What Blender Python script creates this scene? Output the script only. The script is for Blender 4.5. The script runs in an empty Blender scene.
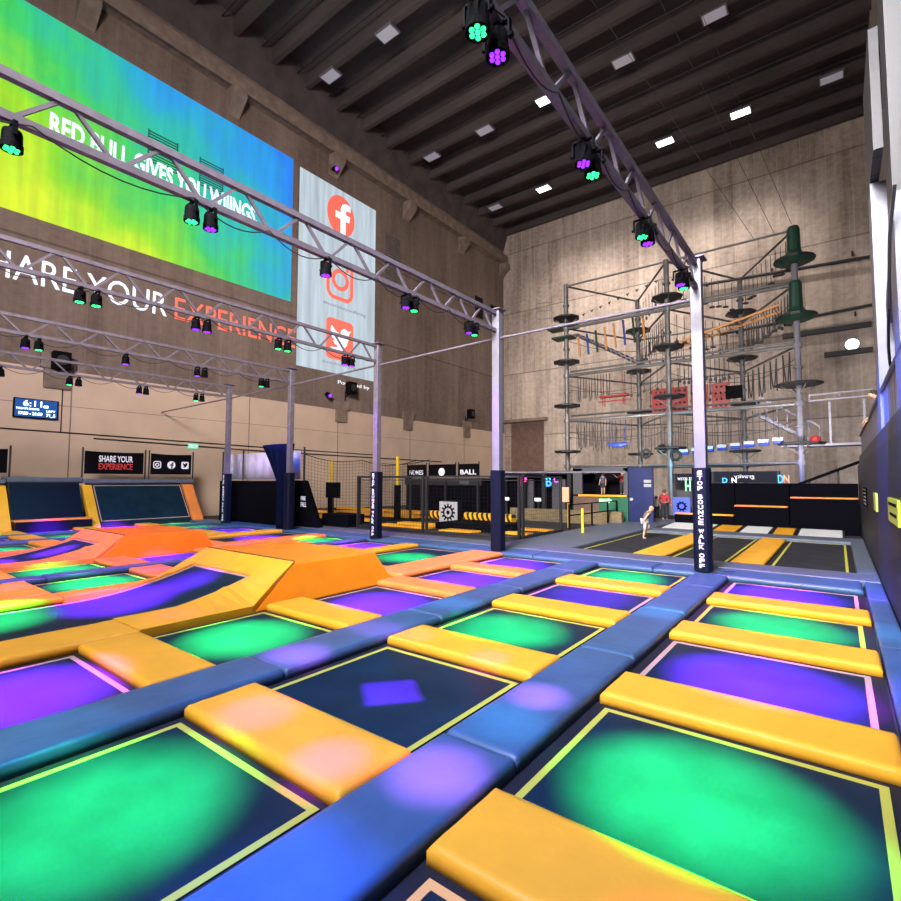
import bpy, bmesh, math, random
from mathutils import Vector, Matrix, Euler
random.seed(7)
S = bpy.context.scene
C = S.collection
PI = math.pi

# ------------------------------------------------------------------ materials
def nodes(name):
    m = bpy.data.materials.new(name); m.use_nodes = True
    nt = m.node_tree
    return m, nt, nt.nodes['Principled BSDF']

def mat(name, col, rough=.5, metal=0, var=.0, scale=6, bump=0, bscale=40, emit=0, ecol=None, sheen=0, spec=None, stretch=(1,1,1)):
    m, nt, b = nodes(name)
    b.inputs['Base Color'].default_value = (*col, 1)
    b.inputs['Roughness'].default_value = rough
    b.inputs['Metallic'].default_value = metal
    if spec is not None: b.inputs['Specular IOR Level'].default_value = spec
    if sheen: b.inputs['Sheen Weight'].default_value = sheen
    if emit:
        b.inputs['Emission Color'].default_value = (*(ecol or col), 1)
        b.inputs['Emission Strength'].default_value = emit
    if var or bump:
        tc = nt.nodes.new('ShaderNodeTexCoord')
        mp = nt.nodes.new('ShaderNodeMapping'); mp.inputs['Scale'].default_value = stretch
        nt.links.new(tc.outputs['Object'], mp.inputs['Vector'])
    if var:
        n = nt.nodes.new('ShaderNodeTexNoise'); n.inputs['Scale'].default_value = scale; n.inputs['Detail'].default_value = 6
        nt.links.new(mp.outputs[0], n.inputs['Vector'])
        r = nt.nodes.new('ShaderNodeValToRGB')
        r.color_ramp.elements[0].position = .3; r.color_ramp.elements[1].position = .7
        r.color_ramp.elements[0].color = (*[c*(1-var) for c in col], 1)
        r.color_ramp.elements[1].color = (*[min(1, c*(1+var)) for c in col], 1)
        nt.links.new(n.outputs['Fac'], r.inputs[0]); nt.links.new(r.outputs[0], b.inputs['Base Color'])
    if bump:
        n2 = nt.nodes.new('ShaderNodeTexNoise'); n2.inputs['Scale'].default_value = bscale; n2.inputs['Detail'].default_value = 4
        nt.links.new(mp.outputs[0], n2.inputs['Vector'])
        bp = nt.nodes.new('ShaderNodeBump'); bp.inputs['Strength'].default_value = bump; bp.inputs['Distance'].default_value = .02
        nt.links.new(n2.outputs['Fac'], bp.inputs['Height']); nt.links.new(bp.outputs[0], b.inputs['Normal'])
    return m

def concrete(name, dark, light, axis, board=1.25, joint=5.2, rough=.9):
    """board-marked concrete: vertical streaks, formwork boards, horizontal pour joints. axis = horizontal axis"""
    m, nt, b = nodes(name); b.inputs['Roughness'].default_value = rough; b.inputs['Specular IOR Level'].default_value = .15
    L = nt.links.new
    tc = nt.nodes.new('ShaderNodeTexCoord')
    def noise(sc, s, det=6):
        mp = nt.nodes.new('ShaderNodeMapping'); mp.inputs['Scale'].default_value = s
        L(tc.outputs['Object'], mp.inputs[0])
        n = nt.nodes.new('ShaderNodeTexNoise'); n.inputs['Scale'].default_value = sc; n.inputs['Detail'].default_value = det; n.inputs['Roughness'].default_value = .6
        L(mp.outputs[0], n.inputs['Vector']); return n.outputs['Fac']
    a = noise(2.6, (1, 1, .05), 8); c = noise(.35, (1, 1, .5), 9); d = noise(9, (1, 1, .03))
    def math_(op, x, y, clamp=False):
        k = nt.nodes.new('ShaderNodeMath'); k.operation = op; k.use_clamp = clamp
        for i, v in enumerate((x, y)):
            if hasattr(v, 'is_linked'): L(v, k.inputs[i])
            else: k.inputs[i].default_value = v
        return k.outputs[0]
    sep = nt.nodes.new('ShaderNodeSeparateXYZ'); L(tc.outputs['Object'], sep.inputs[0])
    u = sep.outputs[axis]
    # per-board tone
    fl = math_('FLOOR', math_('DIVIDE', u, board), 0)
    flz = math_('FLOOR', math_('DIVIDE', sep.outputs[2], joint), 0)
    cmb = nt.nodes.new('ShaderNodeCombineXYZ'); L(fl, cmb.inputs[0]); L(flz, cmb.inputs[1])
    wn = nt.nodes.new('ShaderNodeTexWhiteNoise'); wn.noise_dimensions = '2D'; L(cmb.outputs[0], wn.inputs['Vector'])
    e = noise(3.2, (1, 1, 1.3), 9)
    t = math_('ADD', math_('MULTIPLY', a, .34), math_('MULTIPLY', c, .52))
    t = math_('ADD', t, math_('ADD', math_('MULTIPLY', d, .12), math_('MULTIPLY', e, .3)))
    t = math_('ADD', t, math_('MULTIPLY', wn.outputs['Value'], .09))
    r = nt.nodes.new('ShaderNodeValToRGB')
    r.color_ramp.elements[0].position = .47; r.color_ramp.elements[1].position = .92
    r.color_ramp.elements[0].color = (*dark, 1); r.color_ramp.elements[1].color = (*light, 1)
    L(t, r.inputs[0])
    # joints
    fx = math_('FRACT', math_('DIVIDE', u, board), 0); fz = math_('FRACT', math_('DIVIDE', sep.outputs[2], joint), 0)
    jx = math_('LESS_THAN', fx, .03); jz = math_('LESS_THAN', fz, .018)
    j = math_('MULTIPLY', jz, .5)
    mx = nt.nodes.new('ShaderNodeMix'); mx.data_type = 'RGBA'
    mw_ = nt.nodes.new('ShaderNodeMix'); mw_.data_type = 'RGBA'; L(math_('MULTIPLY', jx, .3), mw_.inputs['Factor']); L(r.outputs[0], mw_.inputs['A']); mw_.inputs['B'].default_value = (*light, 1)
    L(j, mx.inputs['Factor']); L(mw_.outputs['Result'], mx.inputs['A']); mx.inputs['B'].default_value = (*[x*.4 for x in dark], 1)
    L(mx.outputs['Result'], b.inputs['Base Color'])
    bp = nt.nodes.new('ShaderNodeBump'); bp.inputs['Strength'].default_value = .25; bp.inputs['Distance'].default_value = .05
    L(d, bp.inputs['Height']); L(bp.outputs[0], b.inputs['Normal'])
    return m

M = {}
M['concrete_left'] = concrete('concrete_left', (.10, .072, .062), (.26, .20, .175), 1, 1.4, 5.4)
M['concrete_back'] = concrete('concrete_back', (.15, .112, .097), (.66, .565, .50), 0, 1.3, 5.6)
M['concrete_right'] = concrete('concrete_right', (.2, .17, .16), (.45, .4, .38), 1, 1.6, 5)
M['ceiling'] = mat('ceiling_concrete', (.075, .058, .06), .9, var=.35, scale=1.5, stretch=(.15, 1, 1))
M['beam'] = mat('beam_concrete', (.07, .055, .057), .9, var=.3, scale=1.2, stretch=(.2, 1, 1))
M['ledge'] = mat('ledge_concrete', (.2, .15, .125), .9, var=.3, scale=2)
M['cladding'] = mat('beige_cladding', (.55, .42, .33), .85, var=.08, scale=.8)
M['floor'] = mat('floor_concrete', (.02, .02, .027), .9, var=.3, scale=1.5)
M['bed'] = mat('woven_bed', (.006, .023, .040), .6, var=.3, scale=2.2, bump=.25, bscale=260, spec=.12)
M['bed_gray'] = mat('woven_bed_gray', (.032, .032, .04), .8, var=.2, scale=2, bump=.2, bscale=200, spec=.1)
M['bed_white'] = mat('white_bed', (.8, .8, .84), .6, var=.06)
M['edge'] = mat('black_edge', (.006, .006, .009), .7)
M['tape_y'] = mat('yellow_tape', (.52, .50, .06), .5)
M['tape_w'] = mat('pale_tape', (.5, .32, .26), .5)
M['tape_o'] = mat('orange_tape', (.85, .45, .14), .5)
M['pad_y'] = mat('yellow_vinyl', (.90, .42, .028), .42, var=.08, scale=2.5, bump=.35, bscale=5, spec=.2)
M['pad_o'] = mat('orange_vinyl', (.88, .27, .06), .42, var=.1, scale=2.5, bump=.35, bscale=5, spec=.2)
M['pad_deep'] = mat('deep_orange_vinyl', (.9, .2, .008), .45, var=.1, scale=2, bump=.4, bscale=4, spec=.2)
M['pad_hump1'] = mat('hump_orange_vinyl', (.88, .27, .01), .42, var=.1, scale=2, bump=.4, bscale=4, spec=.2)
M['pad_b'] = mat('blue_vinyl', (.045, .105, .20), .4, var=.15, scale=3, bump=.4, bscale=5)
M['pad_g'] = mat('gray_vinyl', (.10, .12, .175), .5, var=.12, scale=3, bump=.3, bscale=5)
M['pad_k'] = mat('black_vinyl', (.0022, .0022, .005), .85, bump=.2, bscale=8, spec=.05)
M['pad_n'] = mat('navy_vinyl', (.004, .006, .02), .5, bump=.3, bscale=7, spec=.12)
M['steel'] = mat('galvanised_steel', (.17, .15, .2), .5, metal=.3, var=.18, scale=9)
M['steel_w'] = mat('pale_steel', (.17, .17, .22), .45, metal=.2, var=.1, scale=6)
M['steel_dark'] = mat('dark_steel', (.02, .02, .026), .55, metal=.2)
M['rail_steel'] = mat('course_steel', (.16, .16, .17), .5, metal=.4, var=.2, scale=3)
M['cable'] = mat('cable_rubber', (.01, .01, .013), .6)
M['black'] = mat('matte_black', (.003, .003, .005), .75, spec=.06)
M['white'] = mat('white_print', (.38, .38, .43), .6)
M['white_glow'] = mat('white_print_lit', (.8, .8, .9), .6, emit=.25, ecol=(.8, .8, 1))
M['red'] = mat('red_paint', (.25, .008, .01), .5)
M['red_print'] = mat('red_print', (.7, .05, .06), .6)
M['green_pad'] = mat('dark_green_pad', (.004, .045, .028), .5)
M['orange_wood'] = mat('orange_wood', (.55, .25, .07), .6)
M['blue_paint'] = mat('blue_paint', (.02, .05, .3), .5)
M['blue_door'] = mat('blue_door', (.008, .016, .1), .4, var=.2, scale=2)
M['yellow_paint'] = mat('yellow_paint', (.85, .55, .02), .5)
M['tan'] = mat('tan_wood', (.2, .15, .08), .7, var=.35, scale=4, stretch=(1, 1, 4))
M['green_panel'] = mat('green_panel', (.012, .12, .065), .6)
M['brown_panel'] = mat('brown_panel', (.14, .085, .07), .7, var=.2, scale=3)
M['gray_panel'] = mat('gray_panel', (.07, .07, .085), .6)
M['rope'] = mat('rope', (.05, .045, .05), .8)
M['lav'] = mat('lavender_cloth', (.55, .48, .68), .7, var=.12, scale=3)
M['curtain'] = mat('navy_curtain', (.003, .005, .02), .9, spec=.03)
M['skin'] = mat('skin', (.6, .36, .25), .55)
M['lamp_off'] = mat('lamp_panel', (.55, .52, .6), .5, emit=.12, ecol=(.8, .8, 1))
M['lamp_on'] = mat('lamp_panel_lit', (1, .95, .9), .5, emit=7, ecol=(1, .95, .88))
M['round_lamp'] = mat('round_lamp', (1, 1, 1), .5, emit=3, ecol=(.8, .93, 1))
M['led_g'] = mat('green_led', (.05, .5, .2), .4, emit=2.6, ecol=(.03, 1, .25))
M['led_p'] = mat('purple_led', (.2, .05, .5), .4, emit=2.6, ecol=(.22, .02, 1))
M['leaf_text'] = mat('dim_text', (.35, .4, .5), .7)
M['neon_pink'] = mat('neon_pink', (1, .1, .5), .5, emit=2.2, ecol=(1, .03, .35))
M['neon_blue'] = mat('neon_blue', (.1, .4, 1), .5, emit=2, ecol=(.03, .3, 1))
M['neon_violet'] = mat('neon_violet', (.6, .1, 1), .5, emit=1.8, ecol=(.6, .08, .9))
M['neon_green'] = mat('neon_green', (.3, 1, .4), .5, emit=1.6, ecol=(.25, 1, .4))
M['neon_white'] = mat('neon_white', (.9, .9, 1), .5, emit=1.2, ecol=(.85, .9, 1))
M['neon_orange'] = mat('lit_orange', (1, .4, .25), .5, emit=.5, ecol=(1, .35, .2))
M['screen_blue'] = mat('screen_blue', (.01, .07, .3), .4, emit=.35, ecol=(.01, .08, .4))
M['screen_text'] = mat('screen_text', (.8, .95, 1), .4, emit=2.2, ecol=(.7, .9, 1))
M['exit'] = mat('exit_green', (.2, .7, .5), .4, emit=.7, ecol=(.2, .8, .55))
M['blue_sign'] = mat('blue_lit_sign', (.06, .1, .8), .5, emit=.6, ecol=(.05, .1, 1))
M['lime_sign'] = mat('lime_sign', (.45, .6, .05), .5)
M['proj_white'] = mat('projected_white', (.6, .7, .8), .8, emit=.75, ecol=(.8, .9, 1))  # emission stands in for white projector light
M['proj_red'] = mat('projected_red', (.6, .12, .08), .8, emit=.62, ecol=(1, .17, .12))  # emission stands in for red projector light

def slat_wall(name, col, axis=1, w=.16, rough=.5):
    m, nt, b = nodes(name); b.inputs['Roughness'].default_value = rough
    tc = nt.nodes.new('ShaderNodeTexCoord'); sep = nt.nodes.new('ShaderNodeSeparateXYZ')
    nt.links.new(tc.outputs['Object'], sep.inputs[0])
    d = nt.nodes.new('ShaderNodeMath'); d.operation = 'DIVIDE'; d.inputs[1].default_value = w
    f = nt.nodes.new('ShaderNodeMath'); f.operation = 'FRACT'
    g = nt.nodes.new('ShaderNodeMath'); g.operation = 'LESS_THAN'; g.inputs[1].default_value = .09
    nt.links.new(sep.outputs[axis], d.inputs[0]); nt.links.new(d.outputs[0], f.inputs[0]); nt.links.new(f.outputs[0], g.inputs[0])
    n = nt.nodes.new('ShaderNodeTexNoise'); n.inputs['Scale'].default_value = 2
    mp = nt.nodes.new('ShaderNodeMapping'); mp.inputs['Scale'].default_value = (1, 3, .3)
    nt.links.new(tc.outputs['Object'], mp.inputs[0]); nt.links.new(mp.outputs[0], n.inputs['Vector'])
    r = nt.nodes.new('ShaderNodeValToRGB')
    r.color_ramp.elements[0].position = .3; r.color_ramp.elements[1].position = .7
    r.color_ramp.elements[0].color = (*[c*.65 for c in col], 1); r.color_ramp.elements[1].color = (*[c*1.3 for c in col], 1)
    nt.links.new(n.outputs['Fac'], r.inputs[0])
    mx = nt.nodes.new('ShaderNodeMix'); mx.data_type = 'RGBA'
    nt.links.new(g.outputs[0], mx.inputs['Factor']); nt.links.new(r.outputs[0], mx.inputs['A']); mx.inputs['B'].default_value = (*[c*.15 for c in col], 1)
    nt.links.new(mx.outputs['Result'], b.inputs['Base Color'])
    return m
M['board_wall'] = slat_wall('dark_board_wall', (.006, .008, .024))
M['balcony_slats'] = slat_wall('pale_balcony_slats', (.22, .2, .25), w=.3)
M['fascia'] = slat_wall('gray_fascia', (.04, .037, .047), w=.5)

def projected(name, y0, y1, z0, z1):
    """coloured wall slide, its projector light put into the emission: yellow-green at lower left to blue at upper right"""
    m, nt, b = nodes(name); L = nt.links.new
    tc = nt.nodes.new('ShaderNodeTexCoord'); sep = nt.nodes.new('ShaderNodeSeparateXYZ'); L(tc.outputs['Object'], sep.inputs[0])
    def mr(o, a, c):
        k = nt.nodes.new('ShaderNodeMapRange'); L(o, k.inputs[0]); k.inputs[1].default_value = a; k.inputs[2].default_value = c; return k.outputs[0]
    u = mr(sep.outputs[1], y0, y1); v = mr(sep.outputs[2], z0, z1)
    def ma(op, x, y):
        k = nt.nodes.new('ShaderNodeMath'); k.operation = op
        for i, q in enumerate((x, y)):
            if hasattr(q, 'is_linked'): L(q, k.inputs[i])
            else: k.inputs[i].default_value = q
        return k.outputs[0]
    n = nt.nodes.new('ShaderNodeTexNoise'); n.inputs['Scale'].default_value = .35; n.inputs['Detail'].default_value = 5; L(tc.outputs['Object'], n.inputs['Vector'])
    t = ma('ADD', ma('ADD', ma('MULTIPLY', u, .72), ma('MULTIPLY', v, .34)), ma('MULTIPLY', ma('SUBTRACT', n.outputs['Fac'], .5), .5))
    r = nt.nodes.new('ShaderNodeValToRGB'); cr = r.color_ramp
    cols = [(.33, (.68, .85, .0)), (.47, (.25, .72, .0)), (.6, (.03, .6, .1)), (.73, (.0, .48, .40)), (.87, (.0, .33, .75)), (1, (.0, .2, .85))]
    cr.elements[0].position = cols[0][0]; cr.elements[0].color = (*cols[0][1], 1)
    cr.elements[1].position = cols[-1][0]; cr.elements[1].color = (*cols[-1][1], 1)
    for p, c in cols[1:-1]:
        e = cr.elements.new(p); e.color = (*c, 1)
    L(t, r.inputs[0])
    n2 = nt.nodes.new('ShaderNodeTexNoise'); n2.inputs['Scale'].default_value = 3; n2.inputs['Detail'].default_value = 6
    mp = nt.nodes.new('ShaderNodeMapping'); mp.inputs['Scale'].default_value = (1, 1, .08); L(tc.outputs['Object'], mp.inputs[0]); L(mp.outputs[0], n2.inputs['Vector'])
    mul = nt.nodes.new('ShaderNodeMapRange'); L(n2.outputs['Fac'], mul.inputs[0]); mul.inputs[1].default_value = .3; mul.inputs[2].default_value = .7; mul.inputs[3].default_value = .9; mul.inputs[4].default_value = 1.15
    L(mul.outputs[0], b.inputs['Emission Strength'])
    L(r.outputs[0], b.inputs['Emission Color'])
    b.inputs['Base Color'].default_value = (.05, .06, .06, 1); b.inputs['Roughness'].default_value = .95; b.inputs['Specular IOR Level'].default_value = 0
    return m
M['slide'] = projected('projected_slide', -4, 16.55, 11.65, 19.9)
def projected_white():
    m, nt, b = nodes('projected_pale'); L = nt.links.new
    tc = nt.nodes.new('ShaderNodeTexCoord'); mp = nt.nodes.new('ShaderNodeMapping'); mp.inputs['Scale'].default_value = (1, 1, .08)
    n2 = nt.nodes.new('ShaderNodeTexNoise'); n2.inputs['Scale'].default_value = 2.5; n2.inputs['Detail'].default_value = 6
    L(tc.outputs['Object'], mp.inputs[0]); L(mp.outputs[0], n2.inputs['Vector'])
    mul = nt.nodes.new('ShaderNodeMapRange'); L(n2.outputs['Fac'], mul.inputs[0]); mul.inputs[1].default_value = .3; mul.inputs[2].default_value = .7; mul.inputs[3].default_value = .5; mul.inputs[4].default_value = .8
    L(mul.outputs[0], b.inputs['Emission Strength']); b.inputs['Emission Color'].default_value = (.72, .88, 1, 1)  # pale projector light given as the panel's own glow
    b.inputs['Base Color'].default_value = (.1, .1, .1, 1); b.inputs['Specular IOR Level'].default_value = 0
    return m
M['slide_white'] = projected_white()
def net_mat():
    m, nt, b = nodes('net_cord'); b.inputs['Base Color'].default_value = (.01, .01, .012, 1); b.inputs['Roughness'].default_value = .9
    return m
M['net'] = net_mat()

# ------------------------------------------------------------------ building helpers
class MB:
    def __init__(s): s.v = []; s.f = []
    def add(s, vs, fs):
        o = len(s.v); s.v += [Vector(v) for v in vs]; s.f += [[i+o for i in f] for f in fs]; return s
    def box(s, x0, x1, y0, y1, z0, z1):
        if x0 > x1: x0, x1 = x1, x0
        if y0 > y1: y0, y1 = y1, y0
        if z0 > z1: z0, z1 = z1, z0
        return s.add([(x0,y0,z0),(x1,y0,z0),(x1,y1,z0),(x0,y1,z0),(x0,y0,z1),(x1,y0,z1),(x1,y1,z1),(x0,y1,z1)],
                     [(0,3,2,1),(4,5,6,7),(0,1,5,4),(1,2,6,5),(2,3,7,6),(3,0,4,7)])
    def bar(s, p, q, w, h=None):
        h = h or w; p, q = Vector(p), Vector(q); d = (q-p).normalized()
        up = Vector((0,0,1)) if abs(d.z) < .95 else Vector((0,1,0))
        a = d.cross(up).normalized()*w/2; b = a.cross(d).normalized()*h/2
        vs = [p-a-b, p+a-b, p+a+b, p-a+b, q-a-b, q+a-b, q+a+b, q-a+b]
        return s.add(vs, [(0,1,2,3),(7,6,5,4),(0,4,5,1),(1,5,6,2),(2,6,7,3),(3,7,4,0)])
    def tube(s, pts, r, n=8, cap=True):
        pts = [Vector(p) for p in pts]; k = len(pts)
        rs = r if isinstance(r, (list, tuple)) else [r]*k
        vs = []; fs = []; a = None
        for i, p in enumerate(pts):
            d = (pts[min(i+1, k-1)] - pts[max(i-1, 0)]).normalized()
            if a is None:
                up = Vector((0,0,1)) if abs(d.z) < .9 else Vector((1,0,0)); a = d.cross(up).normalized()
            else: a = (a - d*a.dot(d)).normalized()
            b = d.cross(a)
            for j in range(n):
                t = 2*PI*j/n; vs.append(p + (a*math.cos(t) + b*math.sin(t))*rs[i])
        for i in range(k-1):
            for j in range(n):
                fs.append((i*n+j, i*n+(j+1)%n, (i+1)*n+(j+1)%n, (i+1)*n+j))
        if cap: fs.append(tuple(range(n))[::-1]); fs.append(tuple((k-1)*n+j for j in range(n)))
        return s.add(vs, fs)
    def prism(s, pts, vec):
        """polygon pts extruded by vec"""
        n = len(pts); v = Vector(vec)
        vs = [Vector(p) for p in pts] + [Vector(p)+v for p in pts]
        return s.add(vs, [tuple(range(n))[::-1], tuple(range(n, 2*n))] + [(i, (i+1) % n, n+(i+1) % n, n+i) for i in range(n)])
    def lathe(s, prof, c, n=20):
        vs = []; fs = []; c = Vector(c)
        for r, z in prof:
            for j in range(n):
                t = 2*PI*j/n; vs.append(c + Vector((r*math.cos(t), r*math.sin(t), z)))
        for i in range(len(prof)-1):
            for j in range(n): fs.append((i*n+j, i*n+(j+1)%n, (i+1)*n+(j+1)%n, (i+1)*n+j))
        fs.append(tuple(range(n))[::-1]); fs.append(tuple((len(prof)-1)*n+j for j in range(n)))
        return s.add(vs, fs)
    def build(s, name, m, parent=None, bevel=0, seg=2, smooth=False):
        me = bpy.data.meshes.new(name)
        off = parent_loc(parent) if parent else Vector((0,0,0))
        me.from_pydata([v-off for v in s.v], [], s.f)
        bm = bmesh.new(); bm.from_mesh(me); bmesh.ops.recalc_face_normals(bm, faces=bm.faces); bm.to_mesh(me); bm.free()
        me.materials.append(M[m] if isinstance(m, str) else m)
        o = bpy.data.objects.new(name, me); C.objects.link(o)
        if parent: o.parent = parent
        if bevel:
            md = o.modifiers.new('bevel', 'BEVEL'); md.width = bevel; md.segments = seg; md.limit_method = 'ANGLE'; md.angle_limit = .6
        if smooth or bevel:
            for p in me.polygons: p.use_smooth = True
            if bevel:
                w = o.modifiers.new('wn', 'WEIGHTED_NORMAL'); w.keep_sharp = True
        return o

def parent_loc(o):
    v = Vector((0,0,0))
    while o: v = v + o.location; o = o.parent
    return v

def thing(name, label, cat, loc=(0,0,0), group=None):
    o = bpy.data.objects.new(name, None); C.objects.link(o); o.location = loc; o.empty_display_size = .2
    tag(o, label, cat, group); return o
def tag(o, label, cat, group=None, kind=None):
    o['label'] = label; o['category'] = cat
    if group: o['group'] = group
    if kind: o['kind'] = kind
    return o
def struct(o): o['kind'] = 'structure'; return o
def dup(root, loc, label=None, rot=None, group=None):
    r = root.copy(); C.objects.link(r); r.location = loc
    if rot is not None: r.rotation_euler = rot
    if label: r['label'] = label
    if group: r['group'] = group
    for ch in list(root.children):
        c = ch.copy(); C.objects.link(c); c.parent = r
        for g in ch.children:
            d = g.copy(); C.objects.link(d); d.parent = c
    return r

def text(name, body, m, origin, right, up, height, width=None, parent=None, depth=.01, bold=0.0, align='LEFT', shear=0, label=None, cut=None):
    """flat lettering; origin = lower left of the line; right, up = unit vectors; width = total width wanted"""
    cu = bpy.data.curves.new(name, 'FONT'); cu.body = body; cu.size = 1; cu.extrude = 0; cu.offset = bold; cu.resolution_u = 3; cu.shear = shear
    to = bpy.data.objects.new(name, cu); C.objects.link(to)
    dg = bpy.context.evaluated_depsgraph_get(); dg.update()
    me = bpy.data.meshes.new_from_object(to.evaluated_get(dg))
    bpy.data.objects.remove(to); bpy.data.curves.remove(cu)
    xs = [v.co.x for v in me.vertices]; ys = [v.co.y for v in me.vertices]
    x0, x1, y0, y1 = min(xs), max(xs), min(ys), max(ys)
    if body.islower() is False: y0 = max(y0, -.02)
    sy = height/(y1-y0); sx = (width/(x1-x0)) if width else sy
    o0, r, u = Vector(origin), Vector(right).normalized(), Vector(up).normalized()
    w = (x1-x0)*sx
    if align == 'CENTER': o0 = o0 - r*w/2
    off = parent_loc(parent) if parent else Vector((0,0,0))
    n = r.cross(u)
    bm = bmesh.new(); bm.from_mesh(me)
    for v in bm.verts:
        v.co = o0 + r*((v.co.x-x0)*sx) + u*((v.co.y-y0)*sy) - off
    g = bmesh.ops.extrude_face_region(bm, geom=bm.faces[:])
    for e in g['geom']:
        if isinstance(e, bmesh.types.BMVert): e.co += n*depth
    bmesh.ops.recalc_face_normals(bm, faces=bm.faces)
    bm.to_mesh(me); bm.free()
    me.materials.clear(); me.materials.append(M[m])
    o = bpy.data.objects.new(name, me); C.objects.link(o)
    if parent: o.parent = parent
    return o

def ring(cy, cz, r0, r1, n=32, rng=(0, 2*PI), sx=1):
    """2-D quads for an annulus"""
    a0, a1 = rng; out = []
    for i in range(n):
        t0 = a0+(a1-a0)*i/n; t1 = a0+(a1-a0)*(i+1)/n
        out.append([(cy+r0*math.cos(t0)*sx, cz+r0*math.sin(t0)), (cy+r1*math.cos(t0)*sx, cz+r1*math.sin(t0)),
                    (cy+r1*math.cos(t1)*sx, cz+r1*math.sin(t1)), (cy+r0*math.cos(t1)*sx, cz+r0*math.sin(t1))])
    return out
def flat_yz(name, polys, x, m, parent=None, depth=.02):
    b = MB()
    for p in polys: b.prism([(x, y, z) for y, z in p], (depth, 0, 0))
    return b.build(name, m, parent)
def rrect_pts(cy, cz, w, h, r, n=6):
    pts = []
    for (sy, sz, a) in ((1, 1, 0), (-1, 1, PI/2), (-1, -1, PI), (1, -1, 1.5*PI)):
        for i in range(n+1):
            t = a + PI/2*i/n
            pts.append((cy+sy*(w/2-r)+r*math.cos(t), cz+sz*(h/2-r)+r*math.sin(t)))
    return pts
def rring(cy, cz, w, h, r, t):
    A = rrect_pts(cy, cz, w, h, r); B = rrect_pts(cy, cz, w-2*t, h-2*t, max(.01, r-t)); n = len(A)
    return [[A[i], A[(i+1) % n], B[(i+1) % n], B[i]] for i in range(n)]

FZ = -.02   # floor level under the trampolines
ORD = ['first', 'second', 'third', 'fourth', 'fifth', 'sixth', 'seventh', 'eighth', 'ninth', 'tenth', 'eleventh', 'twelfth']

# ------------------------------------------------------------------ setting
LW, BW, RW, CH = -24.0, 39.3, 2.0, 24.95
struct(MB().box(-24.5, 4, -6, 39.8, -.3, FZ).build('floor', 'floor'))
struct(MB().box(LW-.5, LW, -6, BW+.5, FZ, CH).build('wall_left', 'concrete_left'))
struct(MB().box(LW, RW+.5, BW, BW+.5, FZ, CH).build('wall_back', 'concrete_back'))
struct(MB().box(RW, RW+.4, 13, BW, FZ, CH).build('wall_right', 'concrete_right'))
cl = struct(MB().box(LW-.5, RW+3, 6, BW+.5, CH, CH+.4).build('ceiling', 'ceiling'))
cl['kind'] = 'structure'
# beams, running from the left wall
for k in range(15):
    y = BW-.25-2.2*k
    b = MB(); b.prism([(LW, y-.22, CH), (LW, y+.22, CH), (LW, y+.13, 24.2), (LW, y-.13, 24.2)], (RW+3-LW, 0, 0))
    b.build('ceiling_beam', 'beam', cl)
    if k % 1 == 0:
        MB().tube([(LW, y-.75, 24.6), (RW+3, y-.75, 24.6)], .03, 6).build('ceiling_conduit', 'steel_dark', cl)
# lower beige cladding of the left wall
lc = MB(); lc.box(LW, LW+.08, -6, BW, FZ, 5.95)
trim = struct(lc.build('trim_1', 'cladding'))
j = MB()
for y in (6.6, 14.2, 20.0, 26.5, 33.0): j.box(LW+.08, LW+.09, y-.02, y+.02, FZ, 5.9)
j.box(LW+.08, LW+.09, -6, BW, 4.55, 4.57)
j.build('panel_joint', 'ledge', trim)
# crane rail beam near the ceiling, its brackets and shadow gap
t2 = MB(); t2.box(LW, LW+.55, -6, BW, 21.5, 22.25); t2.box(LW+.55, LW+.62, -6, BW, 21.42, 21.55)
rail = struct(t2.build('trim_2', 'ledge'))
for y in (6.5, 12.9, 19.4, 26, 32.6, 38.9):
    MB().prism([(LW, y-.35, 21.5), (LW+.75, y-.35, 21.5), (LW+.75, y-.35, 21.05), (LW, y-.35, 20.3)], (0, .7, 0)).build('rail_bracket', 'ledge', rail)
# haunch above the rail
struct(MB().prism([(LW, -6, CH), (LW+.7, -6, CH), (LW, -6, 22.9)], (0, BW+6, 0)).build('trim_3', 'beam'))
# corbels where cladding meets concrete
for i, y in enumerate((6.1, 20.2, 26.2, 33.3)):
    o = MB(); o.box(LW+.08, LW+.24, y-.55, y+.55, 5.95, 6.5); o.box(LW+.08, LW+.2, y-.42, y+.42, 5.2, 5.95)
    struct(o.build('trim_%d' % (4+i), 'ledge'))
# ledges and pipes of the back wall
for i, (x0, x1, z0, z1, d) in enumerate(((-23.9, -19.6, 6.85, 7.1, .5), (-2.6, 1.9, 11.0, 11.3, .25), (-.45, 1.9, 9.45, 9.75, .25))):
    struct(MB().box(x0, x1, BW-d, BW, z0, z1).build('trim_%d' % (8+i), 'ledge' if i == 0 else 'steel_dark'))
struct(MB().box(-23.2, -20.0, BW-.06, BW, FZ, 6.8).build('door_1', 'brown_panel'))
for nm, x0, z0, x1, z1, r in (('upper', -8, 15.7, 1.95, 15.2, .11), ('lower', -6.2, 11.9, 1.95, 12.25, .1)):
    o = MB().tube([(x0, BW-.35, z0), (x1, BW-.35, z1)], r, 8).build('wall_pipe', 'steel_dark')
    for xx in (x0+1, (x0+x1)/2, x1-.8):
        MB().box(xx-.05, xx+.05, BW-.35, BW, z0-.1, z0+.1).build('pipe_clip', 'steel_dark', o)
    tag(o, '%s long gray pipe running along the back concrete wall behind the rope course' % nm, 'pipe')
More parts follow.
